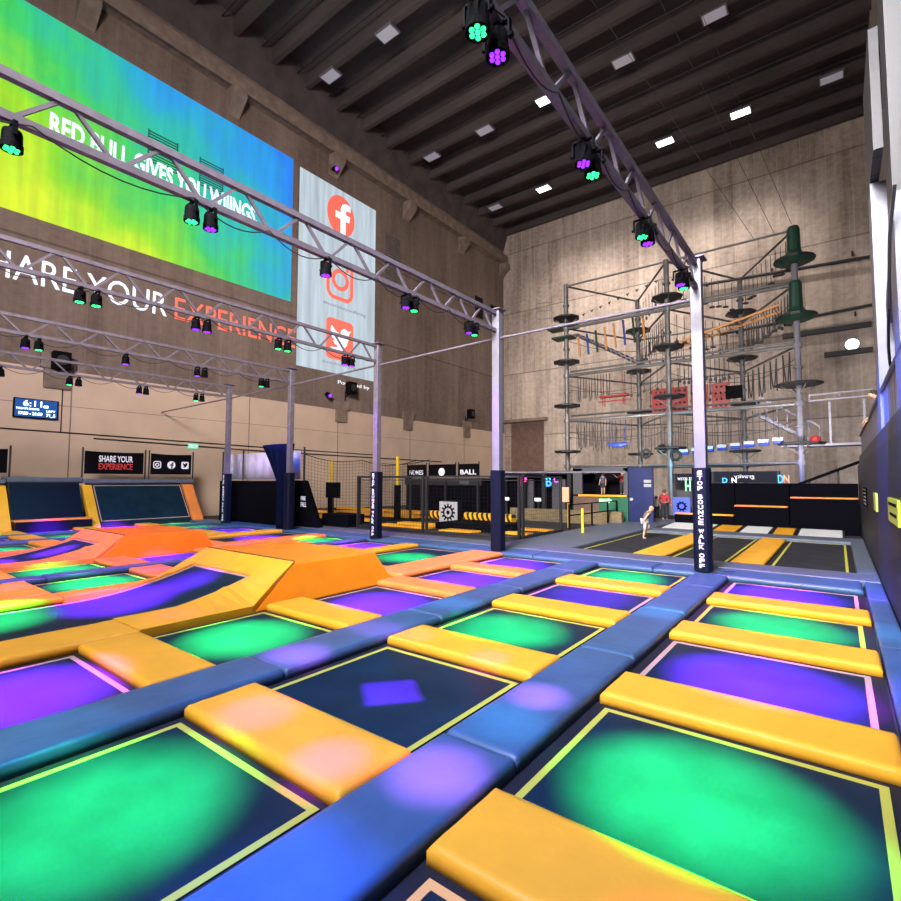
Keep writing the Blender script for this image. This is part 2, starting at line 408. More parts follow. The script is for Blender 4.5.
# vents in the left wall
def vent(y0, y1, z0, z1, label, m='steel_dark', sm='ledge'):
    t = thing('wall_vent', label, 'vent', (LW, (y0+y1)/2, z0))
    MB().box(LW, LW+.05, y0, y1, z0, z1).build('backing', m, t)
    n = 9
    for k in range(n):
        z = z0+(z1-z0)*(k+.5)/n; MB().box(LW+.05, LW+.09, y0, y1, z-.03, z+.04).build('slat', sm, t)
vent(24.0, 25.3, 17.0, 18.6, 'pale slatted wall vent right of the pale projected slide, upper one', 'gray_panel')
vent(24.0, 25.3, 14.6, 16.2, 'pale slatted wall vent right of the pale projected slide, lower one', 'gray_panel')
vent(34.7, 35.8, 15.6, 17.4, 'small dark wall opening near the corner, left of the pair', 'black', 'steel_dark')
vent(37.1, 38.2, 15.3, 17.3, 'small dark wall opening near the corner, right of the pair', 'black', 'steel_dark')
# ceiling panel lights
yl = {0: 17.25, 1: 26.1, 2: 34.3}; xl = [-21.7, -17.3, -13.0, -8.4, -4.0, .45]
on = {(1, 2), (2, 2), (2, 3), (2, 4), (2, 1)}
rown = ['row nearest the camera', 'middle row', 'row nearest the back wall']
proto = {}
for r in range(3):
    for c in range(6):
        if r == 0 and c > 3: continue
        lit = (r, c) in on
        lab = '%s ceiling light, %s from the left wall in the %s' % ('lit white' if lit else 'unlit pale', ORD[c], rown[r])
        loc = (xl[c], yl[r], 24.15)
        if lit not in proto:
            t = thing('ceiling_light', lab, 'ceiling light', loc)
            x, y, z = loc
            fr = MB(); fr.box(x-.56, x+.56, y-.36, y+.36, z, z+.12); fr.build('housing', 'steel_w', t)
            MB().box(x-.5, x+.5, y-.3, y+.3, z-.02, z+.005).build('diffuser', 'lamp_on' if lit else 'lamp_off', t)
            MB().tube([(x-.4, y, z+.1), (x-.4, y, 24.95)], .02, 6).tube([(x+.4, y, z+.1), (x+.4, y, 24.95)], .02, 6).build('hanger', 'steel_dark', t)
            proto[lit] = t
        else: dup(proto[lit], loc, lab)

# projector light on the left wall, built as glowing panels and letters -----------------------------------------------------------
PX = LW+.02
o = MB().box(PX-.015, PX, -4, 16.55, 11.65, 19.9).build('projected_glow_panel', 'slide')
tag(o, 'huge yellow, green and blue gradient glow panel as a projected slide on the left wall', 'projection')
gm = mat('vent_teal', (.01, .1, .1), .8)
for y0, y1, z0, z1, q in ((9.0, 10.3, 15.9, 17.4, 'left'), (11.3, 12.5, 15.9, 17.3, 'right')):
    g = MB().box(PX, PX+.01, y0, y0+.05, z0, z1).box(PX, PX+.01, y1-.05, y1, z0, z1)
    for k in range(12): g.box(PX, PX+.02, y0, y1, z0+(z1-z0)*k/12, z0+(z1-z0)*(k+.45)/12)
    tag(g.build('vent_grille', gm, None), 'slatted wall vent showing through the gradient slide, %s of the two' % q, 'vent')
text('slide_lettering', 'RED BULL GIVES YOU WIIINGS.', 'proj_white', (PX, 5.5, 15.2), (0, 1, 0), (0, 0, 1), .86, 8.9, o, .03, bold=.03)
o = MB().box(PX-.015, PX, 17.0, 23.0, 8.15, 19.7).build('projected_glow_panel', 'slide_white')
tag(o, 'tall pale glow panel as a projected slide with three red icons, left wall', 'projection')
# round icon with the letter f
cy, cz = 20.05, 18.05
flat_yz('round_icon', [[(cy+1.08*math.cos(2*PI*i/40), cz+1.28*math.sin(2*PI*i/40)) for i in range(40)]], PX, 'proj_red', o, .02)
fp = [(cy-.05, cz-1.26), (cy-.05, cz-.2), (cy-.45, cz-.2), (cy-.45, cz+.2), (cy-.05, cz+.2), (cy-.05, cz+.5), (cy+.1, cz+.8), (cy+.4, cz+.92), (cy+.72, cz+.88), (cy+.72, cz+.52), (cy+.45, cz+.52), (cy+.35, cz+.42), (cy+.35, cz+.2), (cy+.7, cz+.2), (cy+.64, cz-.2), (cy+.35, cz-.2), (cy+.35, cz-1.22)]
flat_yz('letter_f', [fp], PX+.02, 'proj_white', o, .02)
# camera icon
cy, cz = 20.05, 14.0
flat_yz('camera_icon', rring(cy, cz, 2.1, 2.6, .6, .24) + ring(cy, cz, .42, .68, 32) + [[(cy+.55+.13*math.cos(2*PI*i/12), cz+.75+.13*math.sin(2*PI*i/12)) for i in range(12)]], PX, 'proj_red', o, .02)
# bird icon
cy, cz = 20.1, 10.25
flat_yz('bird_icon', [rrect_pts(cy, cz, 2.1, 2.5, .3)], PX, 'proj_red', o, .02)
bird = [(-.75, -.55), (-.35, -.52), (-.1, -.4), (-.4, -.3), (-.55, -.12), (-.3, -.13), (-.6, .05), (-.72, .3), (-.55, .24), (-.75, .5), (-.68, .78), (-.35, .48), (.02, .36), (.08, .62), (.32, .78), (.56, .68), (.85, .72), (.68, .5), (.68, .2), (.5, -.25), (.2, -.6), (-.2, -.75), (-.5, -.7)]
flat_yz('bird', [[(cy+a, cz+b) for a, b in bird]], PX+.02, 'proj_white', o, .02)
text('icon_caption', '#wetakeyouflying', 'leaf_text', (PX, 18.8, 12.15), (0, 1, 0), (0, 0, 1), .26, 3.4, o, .015)
text('icon_caption', '#wetakeyouflying', 'leaf_text', (PX, 18.8, 8.6), (0, 1, 0), (0, 0, 1), .24, 2.6, o, .015)
# big line of projected words, left wall, their light put in as emission
w1 = text('projected_glow_words', 'SHARE YOUR', 'proj_white', (LW+.012, 3.35, 9.08), (0, 1, 0), (0, 0, 1), 1.03, 6.7, None, .02)
tag(w1, 'large white self-glowing projection words SHARE YOUR under the gradient slide', 'projection')
w2 = text('projected_glow_words', 'EXPERIENCE', 'proj_red', (LW+.012, 10.4, 9.08), (0, 1, 0), (0, 0, 1), 1.03, 6.5, None, .02)
tag(w2, 'large red self-glowing projection word EXPERIENCE beside the white projected words', 'projection')
w3 = text('projected_glow_words', 'Powered by', 'proj_white', (LW+.012, 20.0, 7.55), (0, 1, 0), (0, 0, 1), .22, 2.6, None, .02)
tag(w3, 'thin line of tiny white self-glowing projection words under the pale slide', 'projection')

# wall display ---------------------------------------------------------------------------
CX = LW+.09
t = thing('wall_display', 'blue digital display showing 6:11 on the beige wall at the far left', 'display', (CX, 5.5, 3.9))
MB().box(CX, CX+.1, 4.83, 6.17, 3.98, 4.7).build('casing', 'black', t)
MB().box(CX+.1, CX+.11, 4.87, 6.13, 4.02, 4.67).build('screen', 'screen_blue', t)
text('time_digits', '6:11', 'screen_text', (CX+.11, 5.1, 4.41), (0, 1, 0), (0, 0, 1), .22, .56, t, .005, bold=.01)
text('time_digits', '03', 'screen_text', (CX+.11, 5.7, 4.39), (0, 1, 0), (0, 0, 1), .1, .16, t, .005, bold=.04)
text('display_line', "TODAY'S SHOWS", 'screen_text', (CX+.11, 4.9, 4.28), (0, 1, 0), (0, 0, 1), .075, .68, t, .005, bold=.03)
text('display_line', 'LEFT', 'screen_text', (CX+.11, 5.8, 4.24), (0, 1, 0), (0, 0, 1), .075, .28, t, .005, bold=.03)
text('display_line', '17:30 - 21:00', 'screen_text', (CX+.11, 4.98, 4.09), (0, 1, 0), (0, 0, 1), .11, .7, t, .005, bold=.04)
text('display_line', '71_5', 'screen_text', (CX+.11, 5.8, 4.07), (0, 1, 0), (0, 0, 1), .11, .28, t, .005, bold=.04)
# exit sign
t = thing('exit_sign', 'small green exit sign on the beige wall above the far trampolines', 'exit sign', (CX, 11.4, 3.15))
MB().box(CX, CX+.08, 11.15, 11.6, 3.15, 3.35).build('sign_face', 'exit', t)
flat_yz('arrow', [[(11.42, 3.25), (11.5, 3.31), (11.5, 3.27), (11.57, 3.27), (11.57, 3.23), (11.5, 3.23), (11.5, 3.19)]], CX+.08, 'white_glow', t, .005)
flat_yz('running_figure', [[(11.22, 3.18), (11.28, 3.18), (11.3, 3.25), (11.35, 3.18), (11.39, 3.2), (11.33, 3.3), (11.25, 3.3)]], CX+.08, 'white_glow', t, .005)
# cables / conduits on the beige wall
for lab, pts, r in (('long dark cable running along the beige wall above the banners', [(CX+.02, -2, 3.62), (CX+.02, 6.5, 3.52), (CX+.02, 15, 3.4), (CX+.02, 23, 3.33)], .025),
                    ('second dark cable on the beige wall just below the long one', [(CX+.02, 7.4, 3.36), (CX+.02, 15, 3.2), (CX+.02, 30, 3.1)], .03),
                    ('thin vertical conduit on the beige wall right of the digital display', [(CX+.02, 6.3, 6.1), (CX+.02, 6.3, 3.5)], .02)):
    tag(MB().tube(pts, r, 6).build('wall_cable', 'cable'), lab, 'cable')
# wall mounted loudspeakers and spot lamps
def wall_speaker(y, z, s, label):
    t = thing('wall_speaker', label, 'speaker', (LW, y, z))
    MB().box(LW+.35, LW+.75, y-s*.5, y+s*.5, z, z+s*1.2).build('cabinet', 'black', t, .02)
    MB().bar((LW, y, z-.1), (LW+.45, y, z+.1), .08).bar((LW, y, z-.5), (LW, y, z+.2), .08).build('bracket', 'steel_dark', t)
    MB().tube([(LW+.75, y, z+s*.6), (LW+.78, y, z+s*.6)], s*.35, 14).build('grille', 'steel_dark', t)
wall_speaker(6.1, 5.9, .55, 'black loudspeaker on the left wall above the digital display')
wall_speaker(20.6, 6.95, .6, 'black loudspeaker on the left wall beneath the pale slide')
wall_speaker(33.3, 6.7, .6, 'black loudspeaker on the left wall nearest the back corner')
def wall_lamp(y, z, label, m='led_p'):
    t = thing('wall_spotlight', label, 'spotlight', (LW, y, z))
    MB().tube([(LW+.25, y, z), (LW+.55, y, z-.12)], .14, 12).build('lamp_body', 'black', t)
    MB().bar((LW, y, z), (LW+.3, y, z), .06).build('bracket', 'steel_dark', t)
    MB().tube([(LW+.55, y, z-.12), (LW+.57, y, z-.13)], .11, 12).build('lens', m, t)
wall_lamp(19.0, 6.75, 'small purple spotlight on the left wall under the pale slide')
wall_lamp(19.2, 20.6, 'small purple spotlight high on the left wall above the round f icon')
# round lamp on the back wall
t = thing('round_wall_lamp', 'round glowing white lamp on the back wall right of the rope course', 'lamp', (.94, BW, 10.05))
MB().tube([(.94, BW, 10.05), (.94, BW-.18, 10.05)], .38, 28).build('lamp_rim', 'steel_w', t)
MB().tube([(.94, BW-.18, 10.05), (.94, BW-.22, 10.05)], .34, 28).build('lamp_glass', 'round_lamp', t)

# ------------------------------------------------------------------ trampoline court
# columns run away from the camera (along y); each has beds separated by cross pads
ROWS = [(.35, 1.83), (2.33, 3.88), (4.38, 5.88), (6.38, 7.83), (8.28, 9.78)]
PADS = [(1.8, 2.36), (3.86, 4.42), (5.86, 6.42), (7.8, 8.32)]
def bed(x0, x1, y0, y1, label, tape='tape_y', bedm='bed', z=0.0, slope=0):
    t = thing('trampoline', label, 'trampoline', ((x0+x1)/2, (y0+y1)/2, FZ))
    fr = MB().box(x0, x1, y0, y1, FZ, z-.006)
    fr.build('bed_surround', 'edge', t)
    i = .085
    MB().box(x0+i, x1-i, y0+i, y1-i, z-.006, z).build('jump_bed', bedm, t)
    a0, a1, b0, b1, w = x0+i, x1-i, y0+i, y1-i, .045
    tp = MB().box(a0, a1, b0, b0+w, z, z+.003).box(a0, a1, b1-w, b1, z, z+.003).box(a0, a0+w, b0+w, b1-w, z, z+.003).box(a1-w, a1, b0+w, b1-w, z, z+.003)
    tp.build('border_line', tape, t)
    return t
def softbox(x0, x1, y0, y1, z0, z1, m, label, r=.025, name='safety_pad', cat='pad', taper=0, group=None):
    t = thing(name, label, cat, ((x0+x1)/2, (y0+y1)/2, z0), group)
    MB().prism([(x0, y0, z0), (x1, y0, z0), (x1, y1, z0), (x0, y1, z0)], (0, 0, z1-z0)).build('cushion', m, t, r, 3)
    # stitched seam round the top and a few creases
    return t
def pad(x0, x1, y0, y1, z1, m, label, along='x', name='safety_pad'):
    """upholstered pad: crowned top, rounded long edges, seam"""
    nx, ny = (14, 6) if along == 'x' else (6, 14)
    b = MB(); vs = []; fs = []
    rnd = random.Random(hash((round(x0, 2), round(y0, 2))) & 0xffff)
    def h(u, v):
        e = min(min(u, 1-u)*(x1-x0), min(v, 1-v)*(y1-y0))
        c = 1 if e > .03 else math.sqrt(max(0, 1-((.03-e)/.03)**2))
        return c
    us = [0, .012, .03, .07] + [i/10 for i in range(1, 10)] + [.93, .97, .988, 1]
    if along == 'x': U, V = us, [0, .03, .08, .2, .35, .5, .65, .8, .92, .97, 1]
    else: V, U = us, [0, .03, .08, .2, .35, .5, .65, .8, .92, .97, 1]
    for v in V:
        for u in U:
            z = z1 - .03 + .03*h(u, v) + (rnd.random()-.5)*.004*(0 < u < 1 and 0 < v < 1)
            vs.append((x0+(x1-x0)*u, y0+(y1-y0)*v, z))
    n = len(U); k = len(V)
    for a in range(k-1):
        for c in range(n-1): fs.append((a*n+c, a*n+c+1, (a+1)*n+c+1, (a+1)*n+c))
    bd = [c for c in range(n)] + [a*n+n-1 for a in range(1, k)] + [(k-1)*n+c for c in range(n-2, -1, -1)] + [a*n for a in range(k-2, 0, -1)]
    o0 = len(vs)
    for i in bd: vs.append((vs[i][0], vs[i][1], FZ))
    L_ = len(bd)
    for i in range(L_): fs.append((bd[i], o0+i, o0+(i+1) % L_, bd[(i+1) % L_]))
    fs.append(tuple(o0+i for i in range(L_))[::-1])
    b.add(vs, fs)
    me_o = b.build(name, m, None, smooth=True)
    return tag(me_o, label, 'pad')

COLS = [ # x0, x1, name, first row, colours
    (-1.53, .25, 'rightmost column beside the dark wall', 'NGPGP'),
    (-3.8, -2.1, 'second column from the dark wall', 'GNGPG'),
    (-6.0, -4.4, 'third column from the dark wall', 'PGPPP'),
    (-10.4, -8.95, 'column left of the near runway', 'PGPGP'),
    (-12.15, -10.82, 'column right of the far runway', 'PGPPG'),
    (-16.9, -14.98, 'column left of the far runway', 'GGPGP'),
    (-18.9, -17.4, 'second column from far left ramps', 'PPGPG'),
    (-20.65, -19.3, 'column nearest far left ramps', 'GGPPG')]
cn = {'G': 'green-lit', 'P': 'purple-lit', 'N': 'dark navy'}
LIGHTS = []
for ci, (x0, x1, nm, cols) in enumerate(COLS):
    for ri, (y0, y1) in enumerate(ROWS):
        if x0 > -4 and ri == 0: y0 = -.15
        if ci == 7 and ri < 1: continue
        c = cols[ri]
        tape = {'G': 'tape_y', 'P': 'tape_w', 'N': 'tape_y'}[c]
        if ci == 0 and ri == 0: tape = 'tape_o'
        bed(x0, x1, y0, y1, '%s trampoline, %s from the near end of the %s' % (cn[c], ORD[ri], nm), tape)
        LIGHTS.append((c, (x0+x1)/2, (max(y0, .35)+y1)/2, ci, ri))
    for pi, (y0, y1) in enumerate(PADS):
        m = 'pad_y' if ci < 2 or ci >= 5 or pi == 0 or (ci == 2 and pi == 1) else 'pad_o'
        w = .02
        pad(x0+w, x1, y0, y1, .085, m, '%s cross pad, %s from the near end in the %s' % ('yellow' if m == 'pad_y' else 'orange', ORD[pi], nm), 'x')
# runway 1 and 2 (curved beds that climb the wedge-shaped humps)
def runway(x0, x1, yh, top, yend, label, lab_far, colf):
    """flat from the near side, curving up between yh-1.4 and yh"""
    prof = [(-.8, 0.0), (0.5, 0), (1.5, 0), (yh-1.75, 0)]
    for i in range(1, 11):
        s = i/10; prof.append((yh-1.75+1.75*s, top*(s**1.9)))
    t = thing('runway_trampoline', label, 'trampoline', ((x0+x1)/2, 1.5, FZ))
    def strip(a0, a1, dz, th, name, m, p=prof):
        b = MB(); vs = []; fs = []
        for y, z in p: vs += [(a0, y, z+dz), (a1, y, z+dz), (a1, y, z+dz-th), (a0, y, z+dz-th)]
        for i in range(len(p)-1):
            for k in range(4): fs.append((4*i+k, 4*i+(k+1) % 4, 4*i+4+(k+1) % 4, 4*i+4+k))
        fs.append((0, 1, 2, 3)); q = 4*(len(p)-1); fs.append((q+3, q+2, q+1, q))
        b.add(vs, fs); return b.build(name, m, t, smooth=False)
    strip(x0, x1, -.006, .014, 'bed_surround', 'edge')
    strip(x0+.07, x1-.07, 0, .006, 'jump_bed', 'bed')
    strip(x0+.07, x0+.115, .004, .004, 'border_line', 'tape_w'); strip(x1-.115, x1-.07, .004, .004, 'border_line', 'tape_w')
    strip(x0+.12, x1-.12, .0045, .004, 'border_line', 'tape_w', [(prof[-1][0]-.08, prof[-1][1]-.035), prof[-1]])
    return prof
HUMPS = []
def hump(xr, xl, yb0, yb1, top, ins, label, m_body, m_flap, x0, x1, rprof):
    """padded wedge: base yb0..yb1 in y, xr (right face) .. xl (left), flat top"""
    t = thing('padded_hump', label, 'padded ramp', ((xr+xl)/2, (yb0+yb1)/2, FZ))
    ys0, ys1 = (4.43 if yb0 < 3.8 else yb0+.55), yb1-.25
    z0 = FZ
    def P(x, y, z): return (x, y, z)
    # body
    b = MB()
    v = [P(xr, yb0, z0), P(xr, yb1, z0), P(xl, yb1, z0), P(xl, yb0, z0), P(xr-ins, ys0, top), P(xr-ins, ys1, top), P(xl+ins, ys1, top), P(xl+ins, ys0, top)]
    b.add(v, [(3,2,1,0), (4,5,6,7), (0,1,5,4), (1,2,6,5), (2,3,7,6), (3,0,4,7)])
    b.build('hump_body', m_body, t, .03, 3)
    # flap: sloped yellow border round the end of the runway bed
    f = MB()
    yend, zend = rprof[-1]
    def outer(side, y):
        q = min(1, max(0, (y-yb0)/(ys0-yb0))); return (xr-ins*q) if side > 0 else (xl+ins*q)
    for side, xi in ((-1, x0+.03), (1, x1-.03)):
        vs = []; fs = []
        pr = [p for p in rprof if p[0] > 2.3] + [(ys0+.02, top)]
        if all(abs(p[0]-yb0) > .01 for p in pr): pr.append((yb0, [z for y, z in rprof if y >= yb0][0])); pr.sort()
        for y, z in pr:
            zo = .083 + (top+.03-.083)*min(1, max(0, (y-yb0)/(ys0-yb0))); zi = max(z+.03, .083)
            vs += [(outer(side, y), y, zo), (xi, y, zi), (xi, y, max(z-.04, z0)), (outer(side, y)-side*.01, y, z0)]
        for i in range(len(pr)-1):
            for k in range(4): fs.append((4*i+k, 4*i+(k+1) % 4, 4*i+4+(k+1) % 4, 4*i+4+k))
        fs.append((0, 1, 2, 3)); q = 4*(len(pr)-1); fs.append((q+3, q+2, q+1, q)); f.add(vs, fs)
    f.prism([(x0-.02, yend+.01, zend+.03), (x1+.02, yend+.01, zend+.03), (x1+.02, ys0+.02, top+.03), (x0-.02, ys0+.02, top+.03)], (0, 0, -.06))
    f.build('entry_flap', m_flap, t)
    MB().bar((xl+ins, ys0+.03, top+.034), (xr-ins, ys0+.03, top+.034), .02, .012).build('seam', 'edge', t)
    return t
pr = runway(-8.52, -6.74, 4.12, .30, 0, 'near runway trampoline curving up to the near yellow and orange hump', '', 'G')
hump(-6.02, -8.93, 3.7, 6.3, .50, .22, 'near padded hump with orange faces and yellow entry flap beside the middle columns', 'pad_hump1', 'pad_y', -8.52, -6.74, pr)
pr = runway(-14.4, -12.76, 4.15, .30, 0, 'far runway trampoline curving up to the far deep orange hump', '', 'P')
hump(-12.18, -14.95, 3.9, 6.45, .46, .16, 'far padded hump in deep orange with salmon entry flap', 'pad_deep', 'pad_o', -14.4, -12.76, pr)
bed(-8.5, -6.95, 7.0, 9.78, 'green-lit trampoline behind the near orange hump', 'tape_w')
bed(-14.35, -12.75, 7.0, 9.78, 'purple-lit trampoline behind the far deep orange hump', 'tape_w')
LIGHTS += [('G', -7.7, 8.4, 20, 0), ('P', -13.5, 8.4, 20, 0), ('G', -8.0, 1.5, 21, 0), ('P', -7.8, 2.9, 21, 1), ('P', -13.5, 2.2, 22, 0), ('p', -7.75, 3.75, 21, 2), ('p', -13.5, 3.5, 22, 1)]
# long side pads of the runways
def longpads(x0, x1, cuts, z1, m, lab):
    for i in range(len(cuts)-1):
        pad(x0, x1, cuts[i]+.006, cuts[i+1]-.006, z1, m, lab % ORD[i] if '%s' in lab else lab, 'y')
longpads(-6.72, -6.02, [-.8, 1.2, 2.38], .085, 'pad_y', 'long yellow pad, %s from the near end, right of the near runway')
longpads(-6.82, -6.02, [6.47, 9.8], .085, 'pad_o', 'long orange pad behind the near hump, on its right side')
longpads(-8.93, -8.54, [-.8, 1.3, 2.38], .085, 'pad_y', 'long yellow pad, %s from the near end, left of the near runway')
longpads(-8.93, -8.52, [6.47, 9.8], .085, 'pad_y', 'long yellow pad behind the near hump, on its left side')
pad(-8.52, -6.84, 6.47, 6.98, .085, 'pad_o', 'short orange pad directly behind the near hump', 'x')
longpads(-12.74, -12.17, [-.8, 1.3, 2.38], .085, 'pad_o', 'long salmon orange pad, %s from the near end, right of the far runway')
longpads(-12.73, -12.17, [6.47, 9.8], .085, 'pad_o', 'long orange pad behind the far hump, on its right side')
longpads(-14.96, -14.42, [-.8, 1.3, 2.38], .085, 'pad_o', 'long salmon pad, %s from the near end, left of the far runway')
longpads(-14.96, -14.37, [6.47, 9.8], .085, 'pad_y', 'long yellow pad behind the far hump, on its left side')
pad(-14.36, -12.75, 6.47, 6.98, .085, 'pad_o', 'short orange pad directly behind the far hump', 'x')
# slate-blue frame pads between columns
for (x0, x1, nm) in ((-2.08, -1.55, 'strip between the two rightmost columns'), (-4.38, -3.82, 'strip between second and third columns'),
                     (-10.8, -10.42, 'strip left of the near runway'), (-17.38, -16.92, 'strip left of the far runway'), (-19.28, -18.92, 'strip nearest the far left ramps')):
    cuts = [-.8, .7, 2.66, 4.8, 6.75, 8.6, 9.8]
    for i in range(6):
        pad(x0, x1, cuts[i]+.008, cuts[i+1]-.008, .085, 'pad_b', 'blue frame pad, %s from the near end, in the %s' % (ORD[i], nm), 'y')
cuts = [-.8, 1.6, 4.1, 6.6, 9.1, 10.6]
for i in range(5):
    pad(.27, .49, cuts[i]+.008, cuts[i+1]-.008, .085, 'pad_b', 'narrow blue edge pad, %s from the near end, against the dark wall' % ORD[i], 'y')
xs = [-20.7, -18.2, -15.4, -12.9, -10.3, -7.9, -5.3, -2.8, .25]
for i in range(8):
    pad(xs[i]+.008, xs[i+1]-.008, 9.82, 10.62, .085, 'pad_b', 'blue pad, %s from the left, in the strip across the far end of the trampolines' % ORD[i], 'x')
# gray walkway deck behind
struct(MB().box(-15.6, .49, 10.64, 11.42, FZ, .1).build('trim_20', 'pad_g', None, .03))
struct(MB().box(-15.0, -13.25, 11.44, 12.5, FZ, .1).build('trim_25', 'floor'))
struct(MB().box(-6.95, -5.15, 11.44, 22.5, FZ, .1).build('trim_21', 'pad_g', None, .03))
struct(MB().box(-5.1, .49, 17.1, 18.15, FZ, .1).build('trim_22', 'pad_g', None, .03))
struct(MB().box(.2, .49, 11.44, 17.08, FZ, .1).build('trim_23', 'pad_g', None, .03))
# gray court
for x0, x1, lab, a in ((-5.13, -3.72, 'dark gray trampoline left of the yellow strips, child running on it', 1), (-3.06, -1.82, 'dark gray trampoline between the two yellow strips', 1), (-1.2, .18, 'dark gray trampoline with yellow end lines beside the dark wall', 1)):
    bed(x0, x1, 11.45, 17.08, lab, 'tape_y', 'bed_gray', .02)
pad(-3.7, -3.08, 11.45, 17.08, .08, 'pad_y', 'long yellow strip pad on the gray court, left one behind the lettered post', 'y')
pad(-1.8, -1.22, 11.45, 17.08, .08, 'pad_y', 'long yellow strip pad on the gray court, right one', 'y')
def tilted(x0, x1, m, lab, cat='trampoline', name='tilted_trampoline'):
    t = thing(name, lab, cat, ((x0+x1)/2, 19.2, FZ))
    MB().prism([(x0, 18.17, FZ), (x0, 20.3, FZ), (x0, 20.3, .13), (x0, 18.17, .04)], (x1-x0, 0, 0)).build('surround', 'edge', t)
    MB().prism([(x0+.06, 18.22, .044), (x0+.06, 20.25, .13), (x0+.06, 20.25, .145), (x0+.06, 18.22, .06)], (x1-x0-.12, 0, 0)).build('bed_top', m, t)
tilted(-5.0, -3.42, 'bed_white', 'white tilted bed left of the lettered post, at the foot of the black wall')
tilted(-2.62, -1.75, 'bed_white', 'white tilted bed between the two far yellow pads')
tilted(-1.08, .1, 'bed_white', 'white tilted bed at the right end below the black wall')
tilted(-3.4, -2.64, 'pad_y', 'yellow tilted pad at the foot of the black wall, left one', 'pad', 'tilted_pad')
tilted(-1.73, -1.1, 'pad_y', 'yellow tilted pad at the foot of the black wall, right one', 'pad', 'tilted_pad')
# black climbing wall with orange ledges
for x0, x1, zl, lab in ((-4.95, -2.99, .45, 'black wall block with the lowest yellow ledge, left of the three'), (-2.97, -1.35, .8, 'black wall block with the middle-height orange ledge, centre of the three'), (-1.33, .49, 1.12, 'black wall block with the highest orange ledge, beside the dark side wall')):
    t = thing('climbing_wall', lab, 'wall block', ((x0+x1)/2, 20.6, FZ))
    z1 = 1.62 if x0 > -4 else 1.62
    if x0 < -4:
        MB().box(-4.0, x1, 20.7, 21.2, FZ, z1).build('upper_panel', 'pad_k', t, .03)
    else: MB().box(x0, x1, 20.7, 21.2, FZ, z1).build('upper_panel', 'pad_k', t, .03)
    MB().box(x0, x1, 20.35, 20.68, FZ, zl).build('step_block', 'pad_k', t, .02)
    MB().box(x0+.02, x1-.02, 20.3, 20.7, zl, zl+.05).build('ledge_pad', 'pad_y' if zl < .5 else 'pad_o', t, .015)
# dark boarded wall on the right and the balcony over it
wr = struct(MB().box(.5, .7, -3, 20.9, FZ, 2.2).build('wall_side', 'board_wall'))
struct(MB().box(.5, .75, -3, 19, 2.2, 2.42).build('trim_30', 'fascia'))
bal = thing('balcony_railing', 'pale slatted balcony railing above the dark boarded wall on the right', 'railing', (.55, 5, 2.42))
MB().box(.53, .56, -3, 18, 2.42, 2.93).build('infill_panel', 'balcony_slats', bal)
MB().tube([(.52, -3, 2.96), (.52, 18, 2.96)], .03, 8).build('handrail', 'steel_w', bal)
for y in [1.0+2.0*k for k in range(9)]: MB().box(.56, .6, y-.03, y+.03, 2.42, 2.95).build('baluster', 'steel_w', bal)
struct(MB().box(.7, 3.2, -3, 19, 2.2, 2.42).build('trim_31', 'gray_panel'))      # balcony slab
struct(MB().box(3.2, 3.4, -3, 13, 2.42, 12).build('wall_gallery', 'fascia'))
def column(y0, y1, z0, z1, zs, label, x0=.5, x1=.72):
    t = thing('steel_column', label, 'column', ((x0+x1)/2, (y0+y1)/2, z0))
    MB().box(x0, x1, y0, y1, z0, zs).build('lower_shaft', 'steel_w', t)
    if z1 > zs: MB().box(x0, x1, y0, y1, zs, z1).build('upper_shaft', 'steel_dark2', t)
M['steel_dark2'] = mat('gray_painted_steel', (.03, .028, .036), .5)
column(9.2, 9.75, 2.42, 5.95, 5.95, 'white balcony column farthest along the right gallery, under the gray upper panel', .5, .72)
column(6.25, 6.8, 2.42, 7.3, 4.45, 'two-tone balcony column nearest the camera, gray above and white below', .5, .75)
struct(MB().box(.5, .6, 8.3, 9.8, 5.97, 7.6).build('trim_32', 'fascia'))
struct(MB().box(.6, .78, 2.5, 9.75, 7.3, 7.5).build('trim_33', 'steel_dark'))
tag(MB().bar((.66, 6.85, 5.0), (.66, 8.93, 3.95), .14, .3).build('diagonal_brace', 'steel_w'), 'slanting pale steel brace between the two balcony columns', 'brace')
o = tag(MB().tube([(.5, 6.0, 4.4), (.46, 6.2, 4.0), (.45, 6.5, 3.4), (.46, 6.9, 3.1), (.5, 7.4, 2.99)], .014, 6).build('hanging_cable', 'cable'), 'thin dark cable hanging beside the near balcony column', 'cable')
# notices on the dark wall
def notice(y0, y1, z0, z1, m, lab, lines=0, lm='black'):
    t = thing('wall_notice', lab, 'sign', (.5, (y0+y1)/2, z0))
    MB().box(.475, .5, y0, y1, z0, z1).build('panel', m, t)
    for k in range(lines):
        z = z1-(z1-z0)*(k+.7)/(lines+.4)
        MB().box(.47, .475, y0+(y1-y0)*.12, y1-(y1-y0)*(.12+.1*(k % 3)), z, z+(z1-z0)*.25/lines).build('printed_line', lm, t)
notice(14.6, 16.4, 1.1, 1.55, 'pad_k', 'dark notice with white printed lines on the boarded wall, farthest along', 5, 'white')
notice(10.9, 11.6, 1.2, 1.5, 'lime_sign', 'small yellow-green notice on the dark boarded wall')
notice(7.0, 8.3, 1.22, 1.5, 'lime_sign', 'large yellow-green notice on the dark boarded wall near the photo edge', 2)

